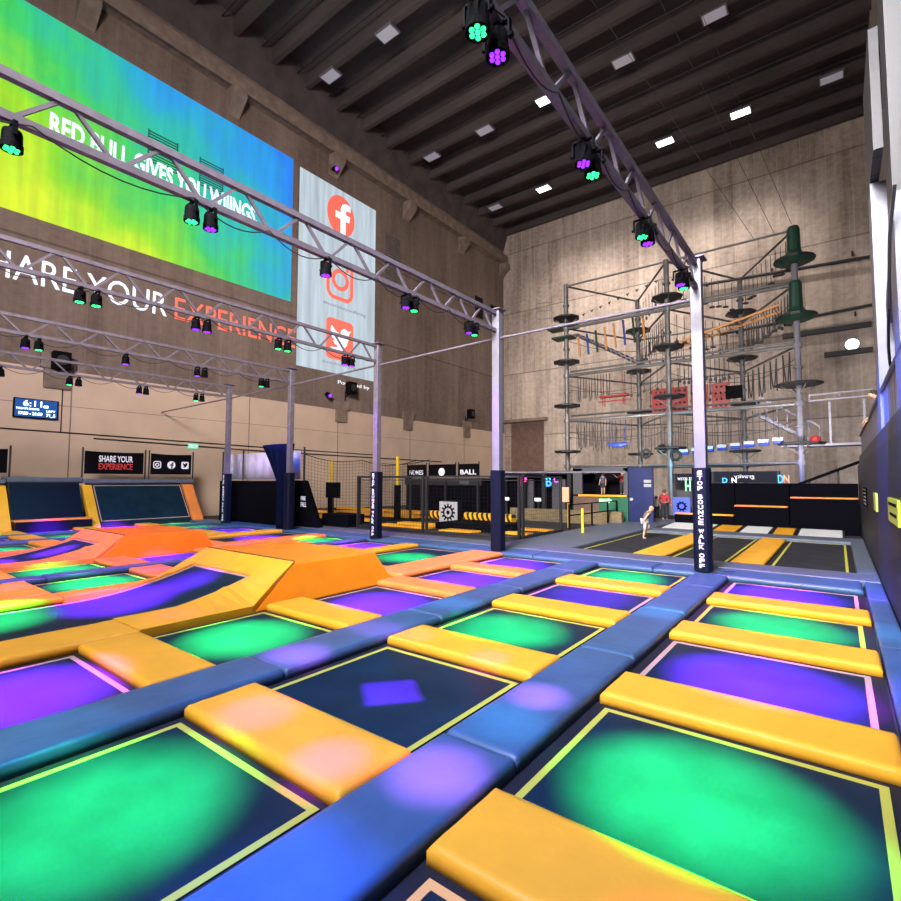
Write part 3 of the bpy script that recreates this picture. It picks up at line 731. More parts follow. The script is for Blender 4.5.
# ------------------------------------------------------------------ ramps at the far left end
def ramp_bed(y0, y1, label, bedm, tape=None, xb=-20.75, xt=-21.9, z0=.04, z1=1.3):
    t = thing('angled_trampoline', label, 'trampoline', (xb, (y0+y1)/2, FZ))
    MB().prism([(xb, y0, FZ), (xb, y0, z0), (xt, y0, z1+.25), (xt-.6, y0, z1+.25), (xt-.6, y0, FZ)], (0, y1-y0, 0)).build('ramp_frame', 'edge', t)
    d = Vector((xt-xb, 0, z1+.25-z0)); n = Vector((d.z, 0, -d.x)).normalized()
    if n.x < 0: n = -n
    def q(a, b_, y): return Vector((xb, y, z0)) + d*a + n*b_
    MB().prism([q(.02, .0, y0+.02), q(.96, .0, y0+.02), q(.96, .02, y0+.02), q(.02, .02, y0+.02)], (0, y1-y0-.04, 0)).build('jump_bed', bedm, t)
    if tape:
        b = MB()
        for a0, a1, ya, yb in ((.1, .115, y0+.05, y1-.05), (.93, .945, y0+.05, y1-.05), (.1, .945, y0+.05, y0+.08), (.1, .945, y1-.08, y1-.05)):
            b.prism([q(a0, .02, ya), q(a1, .02, ya), q(a1, .026, ya), q(a0, .026, ya)], (0, yb-ya, 0))
        b.build('border_line', tape, t)
    return t
ramp_bed(6.75, 9.95, 'angled trampoline at the far left end under the SHARE YOUR EXPERIENCE banner', 'bed', 'tape_w')
t = ramp_bed(4.35, 6.3, 'steep navy padded ramp with a low box step, at the far left edge', 'pad_n', None, -20.9, -21.6, .3, 1.36)
t = thing('step_box', 'navy box step with salmon top pad at the foot of the navy ramp', 'step', (-20.6, 5.4, FZ))
MB().box(-20.9, -20.5, 4.35, 6.42, FZ, .34).build('box_body', 'pad_n', t, .02)
MB().box(-20.92, -20.48, 4.33, 6.44, .34, .4).build('top_pad', 'pad_o', t, .015)
ramp_bed(1.2, 3.95, 'angled trampoline cut off by the left photo edge', 'bed', 'tape_w')
def side_pad(y0, y1, label, m='pad_y'):
    xb, xt, z0, z1 = -20.62, -21.75, FZ, 1.5
    o = MB().prism([(xb, y0, z0), (xb-.3, y0, z0), (xt-.3, y0, z1), (xt, y0, z1)], (0, y1-y0, 0)).build('slanted_pad', m, None, .02)
    tag(o, label, 'pad')
side_pad(3.98, 4.33, 'slanted yellow pad at the left photo edge beside the navy ramp')
side_pad(6.44, 6.74, 'slanted yellow pad between the navy ramp and the bordered angled trampoline')
side_pad(9.97, 10.4, 'slanted orange pad at the right end of the angled trampoline', 'pad_o')
for y0, y1, z, lab in ((1, 4.33, 1.56, 'left of the three'), (4.35, 6.45, 1.61, 'middle of the three'), (6.47, 10.45, 1.56, 'right of the three')):
    tag(MB().box(-22.55, -21.78, y0, y1, z, z+.16).build('top_platform_pad', 'pad_g', None, .02), 'gray padded platform edge above the far left ramps, %s' % lab, 'pad')
# banners above
def banner(y0, y1, z0, z1, label, x=-22.0):
    t = thing('banner', label, 'banner', (x, (y0+y1)/2, z0))
    n = 16; vs = []; fs = []
    for k in range(n+1):
        y = y0+.06+(y1-y0-.12)*k/n; w = .02*math.sin(k*1.1)
        sag = .03*math.sin(PI*k/n)
        vs += [(x+w, y, z0+.06), (x+w, y, z1-.04-sag)]
    for k in range(n): fs.append((2*k, 2*k+2, 2*k+3, 2*k+1))
    b = MB().add(vs, fs); o = b.build('banner_cloth', 'black', t); s = o.modifiers.new('s', 'SOLIDIFY'); s.thickness = .015
    for y in (y0, y1): MB().tube([(x, y, 1.7), (x, y, z1+.08)], .03, 8).build('banner_post', 'steel_dark', t)
    return t
t = banner(6.5, 8.62, 1.85, 2.8, 'black banner reading SHARE YOUR EXPERIENCE above the far left ramps')
text('banner_lettering', 'SHARE YOUR', 'white_glow', (-21.96, 7.0, 2.36), (0, 1, 0), (0, 0, 1), .24, 1.15, t, .01, bold=.02)
text('banner_lettering', 'EXPERIENCE', 'red_print', (-21.96, 7.0, 2.07), (0, 1, 0), (0, 0, 1), .24, 1.15, t, .01, bold=.02)
t = banner(8.76, 10.5, 1.85, 2.8, 'black banner with three white round icons beside the lettered banner')
for k, cy in enumerate((9.05, 9.6, 10.15)):
    cz = 2.3
    if k == 0: flat_yz('camera_icon', rring(cy, cz, .3, .3, .08, .035)+ring(cy, cz, .045, .08, 16), -21.96, 'white_glow', t, .01)
    elif k == 1:
        flat_yz('round_icon', [[(cy+.16*math.cos(2*PI*i/24), cz+.16*math.sin(2*PI*i/24)) for i in range(24)]], -21.96, 'white_glow', t, .01)
        flat_yz('letter_f', [[(cy+(a-cy_)*.12, cz+(b-cz_)*.12) for a, b in fp] for cy_, cz_ in ((20.05, 18.05),)], -21.949, 'black', t, .01)
    else:
        flat_yz('square_icon', [rrect_pts(cy, cz, .3, .3, .05)], -21.96, 'white_glow', t, .01)
        flat_yz('bird', [[(cy+a*.13, cz+b*.13) for a, b in bird]], -21.949, 'black', t, .01)
t = banner(2.3, 4.45, 1.85, 2.75, 'black banner cut off by the left photo edge above the yellow slanted pad')

# black padded enclosure with lavender cloth and curtain -------------------------------------
t = thing('padded_enclosure', 'long black padded wall behind the left columns, under the lavender cloth', 'padded wall', (-18, 10.8, FZ))
MB().box(-20.2, -15.6, 10.75, 11.0, FZ, 1.66).build('wall_pad', 'pad_k', t, .03)
MB().prism([(-15.58, 10.75, FZ), (-13.75, 10.75, FZ), (-14.65, 10.75, 1.68), (-15.58, 10.75, 1.68)], (0, .25, 0)).build('slanted_end_pad', 'pad_k', t, .03)
text('wall_lettering', 'FRE', 'white_glow', (-14.72, 10.74, 1.0), (1, 0, 0), (0, 0, 1), .14, .26, t, .01, bold=.02)
text('wall_lettering', 'FALL', 'white_glow', (-14.72, 10.74, .78), (1, 0, 0), (0, 0, 1), .16, .3, t, .01, bold=.02)
def cloth(x0, x1, lab):
    b = MB(); vs = []; fs = []; n = 24
    for k in range(n+1):
        x = x0+(x1-x0)*k/n; w = .03*math.sin(k*1.7)
        vs += [(x, 10.87+w, 1.72), (x, 10.87+w*.6, 2.72)]
    for k in range(n): fs.append((2*k, 2*k+2, 2*k+3, 2*k+1))
    o = b.add(vs, fs).build('lavender_cloth', 'lav', None, smooth=True); s = o.modifiers.new('s', 'SOLIDIFY'); s.thickness = .012
    tag(o, lab, 'cloth')
cloth(-20.1, -18.7, 'lavender cloth sheet above the black padded wall, narrow left piece')
cloth(-18.6, -14.95, 'lavender cloth sheet above the black padded wall, wide piece behind the curtain')
for x, lab in ((-20.18, 'left end'), (-18.65, 'middle'), (-14.75, 'right end')):
    tag(MB().tube([(x, 10.87, 1.68), (x, 10.87, 2.85)], .035, 8).build('cloth_pole', 'steel_dark'), 'slim black pole at the %s of the lavender cloth' % lab, 'pole')
# curtain bundle gathered round the post
b = MB(); vs = []; fs = []; n = 60; lv = 14
for j in range(lv+1):
    s = j/lv; z = .09+2.8*s
    if s < .5: cx, hw, hd = -14.72, .2+.02*math.sin(s*9), .17
    else:
        q = (s-.5)/.5; cx = -14.72-.33*q**1.3; hw = .2+.62*q**1.2; hd = .17
    for k in range(n):
        a = 2*PI*k/n; rr = 1+.13*math.sin(k*PI/2.5+s*2)
        vs.append((cx+hw*rr*math.cos(a), 10.02+hd*rr*math.sin(a), z))
for j in range(lv):
    for k in range(n): fs.append((j*n+k, j*n+(k+1) % n, (j+1)*n+(k+1) % n, (j+1)*n+k))
fs.append(tuple(range(n))[::-1]); fs.append(tuple(lv*n+k for k in range(n)))
tag(b.add(vs, fs).build('gathered_curtain', 'curtain', None, smooth=True), 'dark navy curtain gathered round the steel post in front of the lavender cloth', 'curtain')

# ------------------------------------------------------------------ trusses on posts
TR = [(-2.05, 5.36, 5.93, 'rightmost'), (-6.57, 5.33, 5.86, 'second from right'), (-10.75, 5.17, 5.7, 'middle'), (-15.0, 5.05, 5.52, 'fourth from right'), (-19.1, 4.95, 5.42, 'farthest left')]
KS = .952
TR = [(x*KS, 1.7+(a-1.7)*KS, 1.7+(b-1.7)*KS, n) for x, a, b, n in TR]
PY = 10.46*KS
for ti, (x, zb, zt, nm) in enumerate(TR):
    t = thing('lighting_truss', '%s steel lighting truss with its post and padded sleeve' % nm, 'truss', (x, PY, FZ))
    y0 = -.6 if ti < 2 else (.8 if ti == 2 else 1.6)
    w = .085 if ti < 2 else .07
    MB().box(x-w/2, x+w/2, y0, PY-.09, zb, zb+w).build('lower_chord', 'steel', t)
    MB().box(x-w/2, x+w/2, y0, PY-.09, zt-w, zt).build('upper_chord', 'steel', t)
    n = 8; L_ = (PY-.35)-y0; st = 1.0
    y = 9.76*KS
    b = MB(); b.bar((x, 9.84*KS, zt-w/2), (x, 10.22*KS, zb+w/2), .04)
    while y > y0+.5:
        b.bar((x, y, zt-w/2), (x, y-.40, zb+w/2), .04); b.bar((x, y-.49, zb+w/2), (x, y-.89, zt-w/2), .04)
        y -= .97
    b.build('truss_webbing', 'steel', t)
    pw = .095 if ti < 2 else .08
    MB().box(x-pw, x+pw, PY-pw, PY+pw, .086, zt+.03).build('post', 'steel_w' if ti < 2 else 'steel', t, .01)
    MB().box(x-.16, x+.16, PY-.16, PY+.16, zt+.03, zt+.05).build('post_cap', 'steel', t)
    # padded sleeve with lettering
    s = .143
    sl = MB().prism([(x-s, PY-s+.05, .1), (x-s+.05, PY-s, .1), (x+s-.05, PY-s, .1), (x+s, PY-s+.05, .1), (x+s, PY+s-.05, .1), (x+s-.05, PY+s, .1), (x-s+.05, PY+s, .1), (x-s, PY+s-.05, .1)], (0, 0, 1.83)).build('padded_sleeve', 'pad_n', t, .01)
    if ti in (0, 2, 4):
        z = 1.88; lh = .074
        for word in ('STOP', 'BOUNCE', 'WALK', 'OFF'):
            for ch in word:
                text('sleeve_letter', ch, 'white_glow', (x+(.02 if ti else .0), PY-s-.002, z-lh), (1, 0, 0), (0, 0, 1), lh, .085 if ch != 'I' else .03, sl, .004, align='CENTER', bold=.03)
                z -= lh+.018
            z -= .055
# base plate cables on the front post
tag(MB().tube([(-1.8, PY-.1, .1), (-1.65, PY-.05, .13), (-1.5, PY+.25, .1)], .008, 6).build('floor_cable', 'cable'), 'thin dark cable at the foot of the rightmost lettered post', 'cable')
# tie tubes joining the post heads
tx = [q[0] for q in TR]
for i in range(4):
    zz = [5.03, 5.03, 4.94, 4.84, 4.77]
    tag(MB().tube([(tx[i]-.1, PY, zz[i]), (tx[i+1]+.1, PY, zz[i+1])], .028, 8).build('tie_tube', 'steel'), 'thin steel tie tube from the %s truss post to the next post leftward' % TR[i][3], 'tube')
tag(MB().tube([(-18.3, PY, 4.77), (LW+.1, PY, 4.7)], .028, 8).build('tie_tube', 'steel'), 'thin steel tie tube from the farthest left post to the beige wall', 'tube')

# stage lights: every one hangs from a lower chord by its yoke
def make_fixture(kind, label, loc):
    x, y, z = loc
    t = thing('stage_light', label, 'stage light', loc)
    led = {'G': 'led_g', 'P': 'led_p'}.get(kind)
    yk = MB()
    yk.box(x-.11, x+.11, y-.02, y+.02, z-.03, z-.015).box(x-.115, x-.1, y-.02, y+.02, z-.17, z-.02).box(x+.1, x+.115, y-.02, y+.02, z-.17, z-.02).box(x-.02, x+.02, y-.02, y+.02, z-.02, z)
    yk.build('yoke', 'black', t)
    MB().lathe([(.045, -.06), (.075, -.08), (.082, -.11), (.085, -.2), (.092, -.215), (.092, -.27), (.08, -.27), (.078, -.25)], (x, y, z), 20).build('housing', 'black', t)
    MB().tube([(x-.135, y, z-.15), (x-.115, y, z-.15)], .02, 8).tube([(x+.115, y, z-.15), (x+.135, y, z-.15)], .02, 8).build('tilt_knob', 'black', t)
    b = MB(); r = .019
    for (a, c) in [(0, 0)] + [(.048*math.cos(PI*k/3), .048*math.sin(PI*k/3)) for k in range(6)]:
        b.lathe([(r, -.262), (r, -.272), (r*.6, -.28)], (x+a, y+c, z), 10)
    b.build('led_lenses', led or 'steel_dark', t)
    if led:
        MB().lathe([(.066, -.2545), (.066, -.259)], (x, y, z), 20).build('lens_plate', 'black', t)
    return t
FX0 = {0: [(3.0, 'G'), (3.28, 'P'), (5.0, 'P'), (5.26, 'G'), (7.05, 'G'), (7.3, 'P'), (9.2, 'P'), (9.42, 'G')],
      1: [(1.21, 'G'), (3.02, 'G'), (3.27, 'P'), (5.19, 'P'), (7.13, 'P'), (7.37, 'G'), (9.25, 'P'), (9.47, 'G')],
      2: [(3.02, 'G'), (3.28, 'G'), (5.1, 'P'), (5.34, 'P'), (7.1, 'G'), (7.36, 'G'), (9.2, 'P'), (9.44, 'P')],
      3: [(3.2, 'P'), (3.45, 'G'), (5.3, 'P'), (7.2, 'P'), (7.42, 'N'), (9.3, 'G'), (9.5, 'N')],
      4: [(3.55, 'N'), (5.2, 'G'), (5.44, 'N'), (7.2, 'P'), (7.42, 'N'), (9.15, 'G'), (9.38, 'N')]}
FX = {k: [(y*KS, c) for y, c in v] for k, v in FX0.items()}
cw = {'G': 'green', 'P': 'purple', 'N': 'unlit'}
pf = {}; FLOC = []
for ti, lst in FX.items():
    x, zb, zt, nm = TR[ti]
    cnt = {}
    for k, (y, c) in enumerate(sorted(lst, reverse=True)):
        cnt[c] = cnt.get(c, 0)+1
        lab = '%s stage light, %s of its colour from the post on the %s truss' % (cw[c], ORD[cnt[c]-1], nm)
        loc = (x, y, zb)
        if c not in pf: pf[c] = make_fixture(c, lab, loc)
        else: dup(pf[c], loc, lab)
        FLOC.append((x, y, zb-.32))
# sagging power cables below the chords
for ti, lst in FX.items():
    x, zb, zt, nm = TR[ti]
    ys = sorted(set([round(y) for y, c in lst]))
    seq = [PY-.3] + [y-.0 for y in sorted([l[0] for l in lst], reverse=True)[::2]] + [(-.3 if ti < 2 else 1.7)]
    pts = []
    for a, c in zip(seq[:-1], seq[1:]):
        m_ = (a+c)/2
        for (p, q) in ((a, m_), (m_, c)):
            for k in range(8):
                s = k/8; pts.append((x+.06, p+(q-p)*s, zb+.02-.17*4*s*(1-s)*min(1, abs(p-q))))
    pts.append((x+.06, seq[-1], zb+.02))
    tag(MB().tube(pts, .008, 6).build('power_cable', 'cable'), 'thin black power cable sagging under the %s truss' % nm, 'cable')

# ------------------------------------------------------------------ arena behind a black frame fence
def frame_panel(p, q, label, ztop=1.84, mid=False):
    t = thing('fence_panel', label, 'fence', ((p[0]+q[0])/2, (p[1]+q[1])/2, .1))
    b = MB(); z0 = .1
    for (x, y) in (p, q): b.bar((x, y, z0), (x, y, ztop), .07)
    b.bar((p[0], p[1], ztop-.035), (q[0], q[1], ztop-.035), .06); b.bar((p[0], p[1], z0+.05), (q[0], q[1], z0+.05), .06)
    b.bar((p[0], p[1], ztop-.14), (q[0], q[1], ztop-.14), .025)
    b.build('frame', 'steel_dark', t)
    n = MB(); d = Vector((q[0]-p[0], q[1]-p[1], 0)); L_ = d.length
    k = 1
    while k*.12 < L_:
        s = k*.12/L_; n.bar((p[0]+d.x*s, p[1]+d.y*s, z0+.06), (p[0]+d.x*s, p[1]+d.y*s, ztop-.14), .0035); k += 1
    z = z0+.15
    while z < ztop-.16: n.bar((p[0], p[1], z), (q[0], q[1], z), .0035); z += .12
    n.build('mesh_infill', 'net', t)
fp_ = [(-13.0, 11.85), (-10.05, 11.85), (-9.95, 11.85), (-6.98, 12.15)]
struct(MB().box(-13.2, -6.97, 11.44, 18.0, FZ, .1).build('trim_24', 'floor'))
frame_panel((-13.0, 11.8), (-10.1, 11.8), 'black frame mesh fence panel between the two purple-lit posts, left one')
frame_panel((-9.95, 11.8), (-6.98, 12.2), 'black frame mesh fence panel behind the plain padded post, right one')
frame_panel((-6.92, 12.3), (-6.92, 14.7), 'black frame mesh fence panel turning back beside the gray walkway')
frame_panel((-13.05, 11.9), (-13.05, 14.5), 'black frame mesh fence panel turning back at the left end of the arena')
tag(MB().bar((-9.3, 14.9, 1.98), (-5.6, 16.8, 1.98), .05).build('top_rail', 'steel'), 'pale horizontal rail above the right end of the mesh fence', 'rail')
# spinning-bar game: central box with gear emblem and striped rollers
t = thing('gear_box', 'black box with a white gear emblem panel between the striped rollers', 'game box', (-11.5, 15, .1))
MB().box(-12.0, -11.0, 15.0, 15.8, .1, .92).build('box_body', 'pad_k', t, .02)
MB().box(-12.0, -11.17, 14.97, 15.0, -.0+.12, .9).build('front_panel', 'white', t)
cy, cz = -11.585, .5
b = MB()
for p in ring(cy, cz, .17, .24, 28): b.prism([(a, 14.965, c) for a, c in p], (0, -.006, 0))
for k in range(12):
    a = 2*PI*k/12; ca, sa = math.cos(a), math.sin(a)
    b.prism([(cy+ca*r-sa*w, 14.965, cz+sa*r+ca*w) for r, w in ((.22, -.04), (.33, -.028), (.33, .028), (.22, .04))], (0, -.006, 0))
for p in ring(cy, cz, 0.0, .08, 12): b.prism([(a, 14.965, c) for a, c in p], (0, -.006, 0))
b.build('gear_emblem', 'black', t)
def stripes():
    m, nt, bb = nodes('striped_vinyl'); tc = nt.nodes.new('ShaderNodeTexCoord'); sep = nt.nodes.new('ShaderNodeSeparateXYZ'); nt.links.new(tc.outputs['Object'], sep.inputs[0])
    a = nt.nodes.new('ShaderNodeMath'); a.operation = 'ADD'; nt.links.new(sep.outputs[0], a.inputs[0])
    h = nt.nodes.new('ShaderNodeMath'); h.operation = 'MULTIPLY'; h.inputs[1].default_value = .5; nt.links.new(sep.outputs[2], h.inputs[0]); nt.links.new(h.outputs[0], a.inputs[1])
    d = nt.nodes.new('ShaderNodeMath'); d.operation = 'DIVIDE'; d.inputs[1].default_value = .21; nt.links.new(a.outputs[0], d.inputs[0])
    f = nt.nodes.new('ShaderNodeMath'); f.operation = 'FRACT'; nt.links.new(d.outputs[0], f.inputs[0])
    g = nt.nodes.new('ShaderNodeMath'); g.operation = 'LESS_THAN'; g.inputs[1].default_value = .5; nt.links.new(f.outputs[0], g.inputs[0])
    mx = nt.nodes.new('ShaderNodeMix'); mx.data_type = 'RGBA'; nt.links.new(g.outputs[0], mx.inputs['Factor']); mx.inputs['A'].default_value = (.01, .01, .012, 1); mx.inputs['B'].default_value = (.85, .42, .01, 1)
    nt.links.new(mx.outputs['Result'], bb.inputs['Base Color']); return m
M['stripes'] = stripes()
for x0, x1, lab in ((-13.0, -12.05, 'left of the gear emblem box'), (-10.95, -8.9, 'right of the gear emblem box')):
    t = thing('striped_roller', 'yellow and black striped roller %s' % lab, 'roller', (x0, 15.2, .1))
    MB().tube([(x0, 15.2, .36), (x1, 15.2, .36)], .17, 16).build('roller_body', 'stripes', t)
    MB().box(x0+.1, x0+.2, 15.1, 15.3, .1, .3).box(x1-.2, x1-.1, 15.1, 15.3, .1, .3).build('roller_stand', 'steel_dark', t)
for x0, x1, y0, y1, lab in ((-12.9, -10.6, 12.6, 13.1, 'yellow mat behind the left fence panel, nearest the fence'), (-12.9, -11.1, 13.6, 14.1, 'yellow mat behind the left fence panel, second from the fence'),
                            (-9.9, -8.7, 12.3, 12.9, 'yellow mat behind the right fence panel, left of the plain post'), (-8.0, -7.15, 13.0, 13.35, 'yellow mat behind the right fence panel, beside the gray walkway'),
                            (-8.3, -7.15, 14.3, 14.7, 'yellow mat behind the right fence panel, farther back')):
    o = MB().box(x0, x1, y0, y1, .1, .17).build('floor_mat', 'pad_y', None, .02, 2); tag(o, lab, 'mat')
tag(MB().box(-10.6, -8.2, 12.3+.7, 14.6, .1, .32).build('low_platform', 'pad_k', None, .02), 'low black platform behind the plain padded post inside the fence', 'platform')
# black games structure with banners
t = thing('games_booth', 'large black booth behind the fence under three small banners', 'booth', (-15.4, 20.3, FZ))
MB().box(-18.4, -13.6, 20.1, 21.5, FZ, 1.8).build('booth_body', 'pad_k', t)
MB().box(-18.4, -13.5, 20.0, 20.1, 1.45, 1.8).build('header_panel', 'steel_dark', t)
MB().box(-14.75, -14.2, 19.98, 20.0, 1.5, 1.72).build('small_sign', 'gray_panel', t)
for xx in (-17.2, -15.6, -13.65): MB().bar((xx, 19.95, FZ), (xx, 19.95, 1.8), .08).build('booth_post', 'steel_dark', t)
def banner2(x0, x1, label, txt=None, icon=False):
    t = thing('banner', label, 'banner', ((x0+x1)/2, 19.9, 1.82))
    MB().box(x0, x1, 20.04, 20.06, 1.85, 2.5).build('banner_cloth', 'black', t)
    for x in (x0+.02, x1-.02): MB().bar((x, 20.08, 1.8), (x, 20.08, 2.6), .04).build('banner_post', 'steel_dark', t)
    if txt: text('banner_lettering', txt, 'white_glow', ((x0+x1)/2, 20.035, 1.98), (1, 0, 0), (0, 0, 1), .24, .95, t, .008, align='CENTER', bold=.02)
    if icon:
        b = MB(); cx, cz = (x0+x1)/2, 2.12
        for p in ring(cx, cz, 0.0, .2, 20): b.prism([(a, 20.035, c) for a, c in p], (0, -.006, 0))
        b.build('ball_emblem', 'white_glow', t)
banner2(-18.3, -16.95, 'small black banner reading NDMES above the booth, left of the three', 'NDMES')
banner2(-16.8, -15.05, 'small black banner with round white emblem above the booth, centre of the three', None, True)
banner2(-14.9, -13.65, 'small black banner reading BALL above the booth, right of the three', 'BALL')
# ball court with netting, yellow-padded trampolines
t = thing('netted_court', 'low court with yellow pads and dark beds behind the netting', 'court', (-18, 16, FZ))
MB().box(-23.0, -13.4, 13.2, 19.4, FZ, .12).build('court_base', 'black', t)
for k, (p, q) in enumerate((((-22.0, 18.6), (-14.0, 18.6)), ((-21.5, 13.9), (-18.0, 18.0)), ((-18.2, 13.9), (-15.6, 18.0)), ((-20.5, 13.6), (-14.0, 13.6)), ((-20.5, 16.0), (-14, 16.0)))):
    MB().bar((*p, .17), (*q, .17), .42, .1).build('yellow_pad', 'pad_y', t)
def netting(pts, z0, ztops, label, cell=.13):
    b = MB()
    for i in range(len(pts)-1):
        (xa, ya), (xb, yb) = pts[i], pts[i+1]; L_ = math.hypot(xb-xa, yb-ya); n = max(1, int(L_/cell))
        for k in range(n):
            s = k/n; sag = -.22*math.sin(PI*s); zt = ztops[i]*(1-s)+ztops[i+1]*s+sag
            x, y = xa+(xb-xa)*s, ya+(yb-ya)*s
            b.bar((x, y, z0), (x, y, zt), .007)
            s2 = (k+1)/n; zt2 = ztops[i]*(1-s2)+ztops[i+1]*s2-.22*math.sin(PI*s2)
            x2, y2 = xa+(xb-xa)*s2, ya+(yb-ya)*s2
            m_ = 18
            for j in range(m_+1):
                q = j/m_; b.bar((x, y, z0+(zt-z0)*q), (x2, y2, z0+(zt2-z0)*q), .03 if j == m_ else .007)
    o = b.build('safety_net', 'net'); tag(o, label, 'net')
netting([(-18.5, 13.2), (-16.3, 15.0), (-13.3, 15.2)], .12, [2.95, 2.55, 2.5], 'fine black safety netting sagging between the yellow poles')
netting([(-20.3, 19.2), (-16.0, 19.2)], .12, [2.75, 2.7], 'black safety netting at the back of the netted court', .25)
for x, y, z1, lab in ((-18.35, 15, 2.6, 'left'), (-14.2, 15, 2.65, 'right')):
    t = thing('net_pole', '%s yellow net pole with black lower sleeve behind the netted court' % lab, 'pole', (x, y, .12))
    MB().bar((x, y, .12), (x, y, z1), .09).build('pole_shaft', 'yellow_paint', t)
    MB().bar((x, y, .12), (x, y, 1.5), .2).build('pole_sleeve', 'pad_k', t)
t = thing('ball_hoop', 'black backboard on a stand in front of the netting', 'hoop', (-16.9, 13.9, .12))
MB().box(-17.35, -16.45, 13.9, 13.95, .95, 1.6).build('backboard', 'black', t)
MB().bar((-16.9, 13.93, .12), (-16.9, 13.93, .95), .06).build('stand_pole', 'steel_dark', t)
tag(MB().box(-14.55, -13.2, 11.5, 12.3, .1, .52).build('foam_block', 'pad_k', None, .03), 'black foam block on the walkway left of the mesh fence', 'block')

# ------------------------------------------------------------------ booths and signs in the back
t = thing('dark_lounge', 'dark partitioned games lounge with neon letters behind the mesh fence', 'lounge', (-11, 22.5, FZ))
MB().box(-14.2, -9.1, 23.0, 23.2, FZ, 2.0).build('back_partition', 'pad_k', t)
MB().box(-14.2, -8.9, 21.9, 23.0, 2.0, 2.15).build('canopy', 'steel_dark', t)
for x in (-13.4, -12.3, -11.2, -9.9): MB().bar((x, 22.0, FZ), (x, 22.0, 2.0), .18).build('lounge_column', 'steel_dark', t)
MB().box(-12.9, -12.0, 22.4, 22.5, FZ, 1.75).build('gray_panel', 'gray_panel', t)
MB().box(-11.0, -10.3, 22.4, 22.5, FZ, 1.75).build('gray_panel', 'gray_panel', t)
def neon(kind, x, y, z, h, w, m, label, s='8'):
    o = text('neon_sign', s, m, (x, y, z), (1, 0, 0), (0, 0, 1), h, w, None, .03, bold=.01); tag(o, label, 'neon sign')
neon(0, -12.35, 21.8, 1.4, .5, .32, 'neon_pink', 'glowing pink neon sign seen through the mesh fence', 'P')
neon(0, -11.0, 21.8, 1.42, .46, .28, 'neon_blue', 'glowing blue neon sign seen through the mesh fence', 'B')
neon(0, -10.6, 21.8, 1.6, .28, .22, 'neon_violet', 'small glowing violet neon sign right of the blue one', 'C')
neon(0, -10.2, 23.5, 1.85, .2, 1.1, 'neon_violet', 'violet glowing lettering left of the play booth', 'gnifus')
t = thing('lit_panel', 'orange-lit upright poster panel left of the play booth', 'poster', (-9.6, 21.0, .6))
MB().box(-9.85, -9.5, 21.0, 21.04, .75, 1.4).build('poster_face', 'neon_orange', t)
MB().bar((-9.68, 21.05, FZ), (-9.68, 21.05, .75), .05).build('poster_stand', 'steel_dark', t)
for x, lab in ((-13.1, 'left'), (-11.35, 'right')):
    t = thing('small_screen', 'small lit screen in the dark lounge, %s of the two' % lab, 'screen', (x, 21.6, 0))
    MB().box(x-.16, x+.16, 21.6, 21.64, .72, .86).build('screen_face', 'neon_white', t)
    MB().bar((x, 21.66, FZ), (x, 21.66, .9), .08).build('screen_stand', 'steel_dark', t)
# play booth (green and brown counter, dark opening)
t = thing('play_booth', 'gray play booth with dark window, yellow sill and green counter with arrow', 'booth', (-7.7, 20.5, FZ))
Y = 20.0
MB().box(-8.85, -7.75, Y, Y+.1, FZ, 1.05).build('brown_counter', 'brown_panel', t)
MB().box(-7.75, -6.57, Y, Y+.1, FZ, 1.05).build('green_counter', 'green_panel', t)
MB().box(-8.85, -8.45, Y, Y+.1, 1.12, 2.2).build('left_jamb', 'gray_panel', t)
MB().box(-6.72, -6.57, Y, Y+.1, 1.12, 2.2).build('right_jamb', 'gray_panel', t)
MB().box(-8.85, -6.57, Y, Y+.1, 2.06, 2.24).build('header', 'gray_panel', t)
MB().box(-8.6, -6.6, Y-.06, Y+.12, 1.05, 1.13).build('sill', 'pad_y', t)
MB().box(-8.45, -6.6, Y+1.4, Y+1.45, 1.05, 2.2).build('back_cloth', 'black', t)
MB().box(-8.45, -6.6, Y+.12, Y+1.4, 1.05, 1.12).build('booth_floor', 'black', t)
MB().prism([(-7.72, Y-.005, .84), (-7.35, Y-.005, .84), (-7.35, Y-.005, .8), (-7.2, Y-.005, .9), (-7.35, Y-.005, 1.0), (-7.35, Y-.005, .96), (-7.72, Y-.005, .96)], (0, -.02, 0)).build('arrow_sign', 'neon_green', t)
t = thing('blue_door_panel', 'tall dark blue panel beside the play booth with two small white notices', 'panel', (-6.1, 20.0, FZ))
MB().box(-6.54, -5.62, 20.0, 20.12, FZ, 2.2).build('panel_face', 'blue_door', t)
for z in (1.62, 1.46): MB().box(-5.95, -5.68, 19.985, 20.0, z, z+.11).build('notice_sheet', 'white', t)
MB().tube([(-6.42, 20.0, .98), (-6.42, 19.93, .98)], .06, 10).build('door_knob', 'white', t)
tag(MB().box(-11.5, -6.6, 19.3, 19.55, FZ, .5).build('low_barrier', 'tan'), 'low mottled tan barrier behind the black railing', 'barrier')
# railing and yellow posts
t = thing('guard_rail', 'black guard railing along the far side of the gray walkway', 'railing', (-6.9, 19, FZ))
rp = [(-7.05, 15.6), (-7.0, 17.4), (-6.98, 18.9), (-6.98, 20.0-.12)]
for x, y in rp: MB().bar((x, y, .0), (x, y, .92), .05).build('rail_post', 'black', t)
for z in (.9, .55): MB().bar((-7.05, 15.6, z), (-6.98, 19.88, z), .035).build('rail_bar', 'black', t)
for x, y, z1, lab in ((-7.35, 16.2, .92, 'left of the two'), (-6.3, 14.9, .84, 'right of the two, nearer the camera')):
    tag(MB().tube([(x, y, FZ), (x, y, z1)], .04, 8).build('yellow_bollard', 'yellow_paint'), 'thin yellow bollard by the black guard railing, %s' % lab, 'bollard')
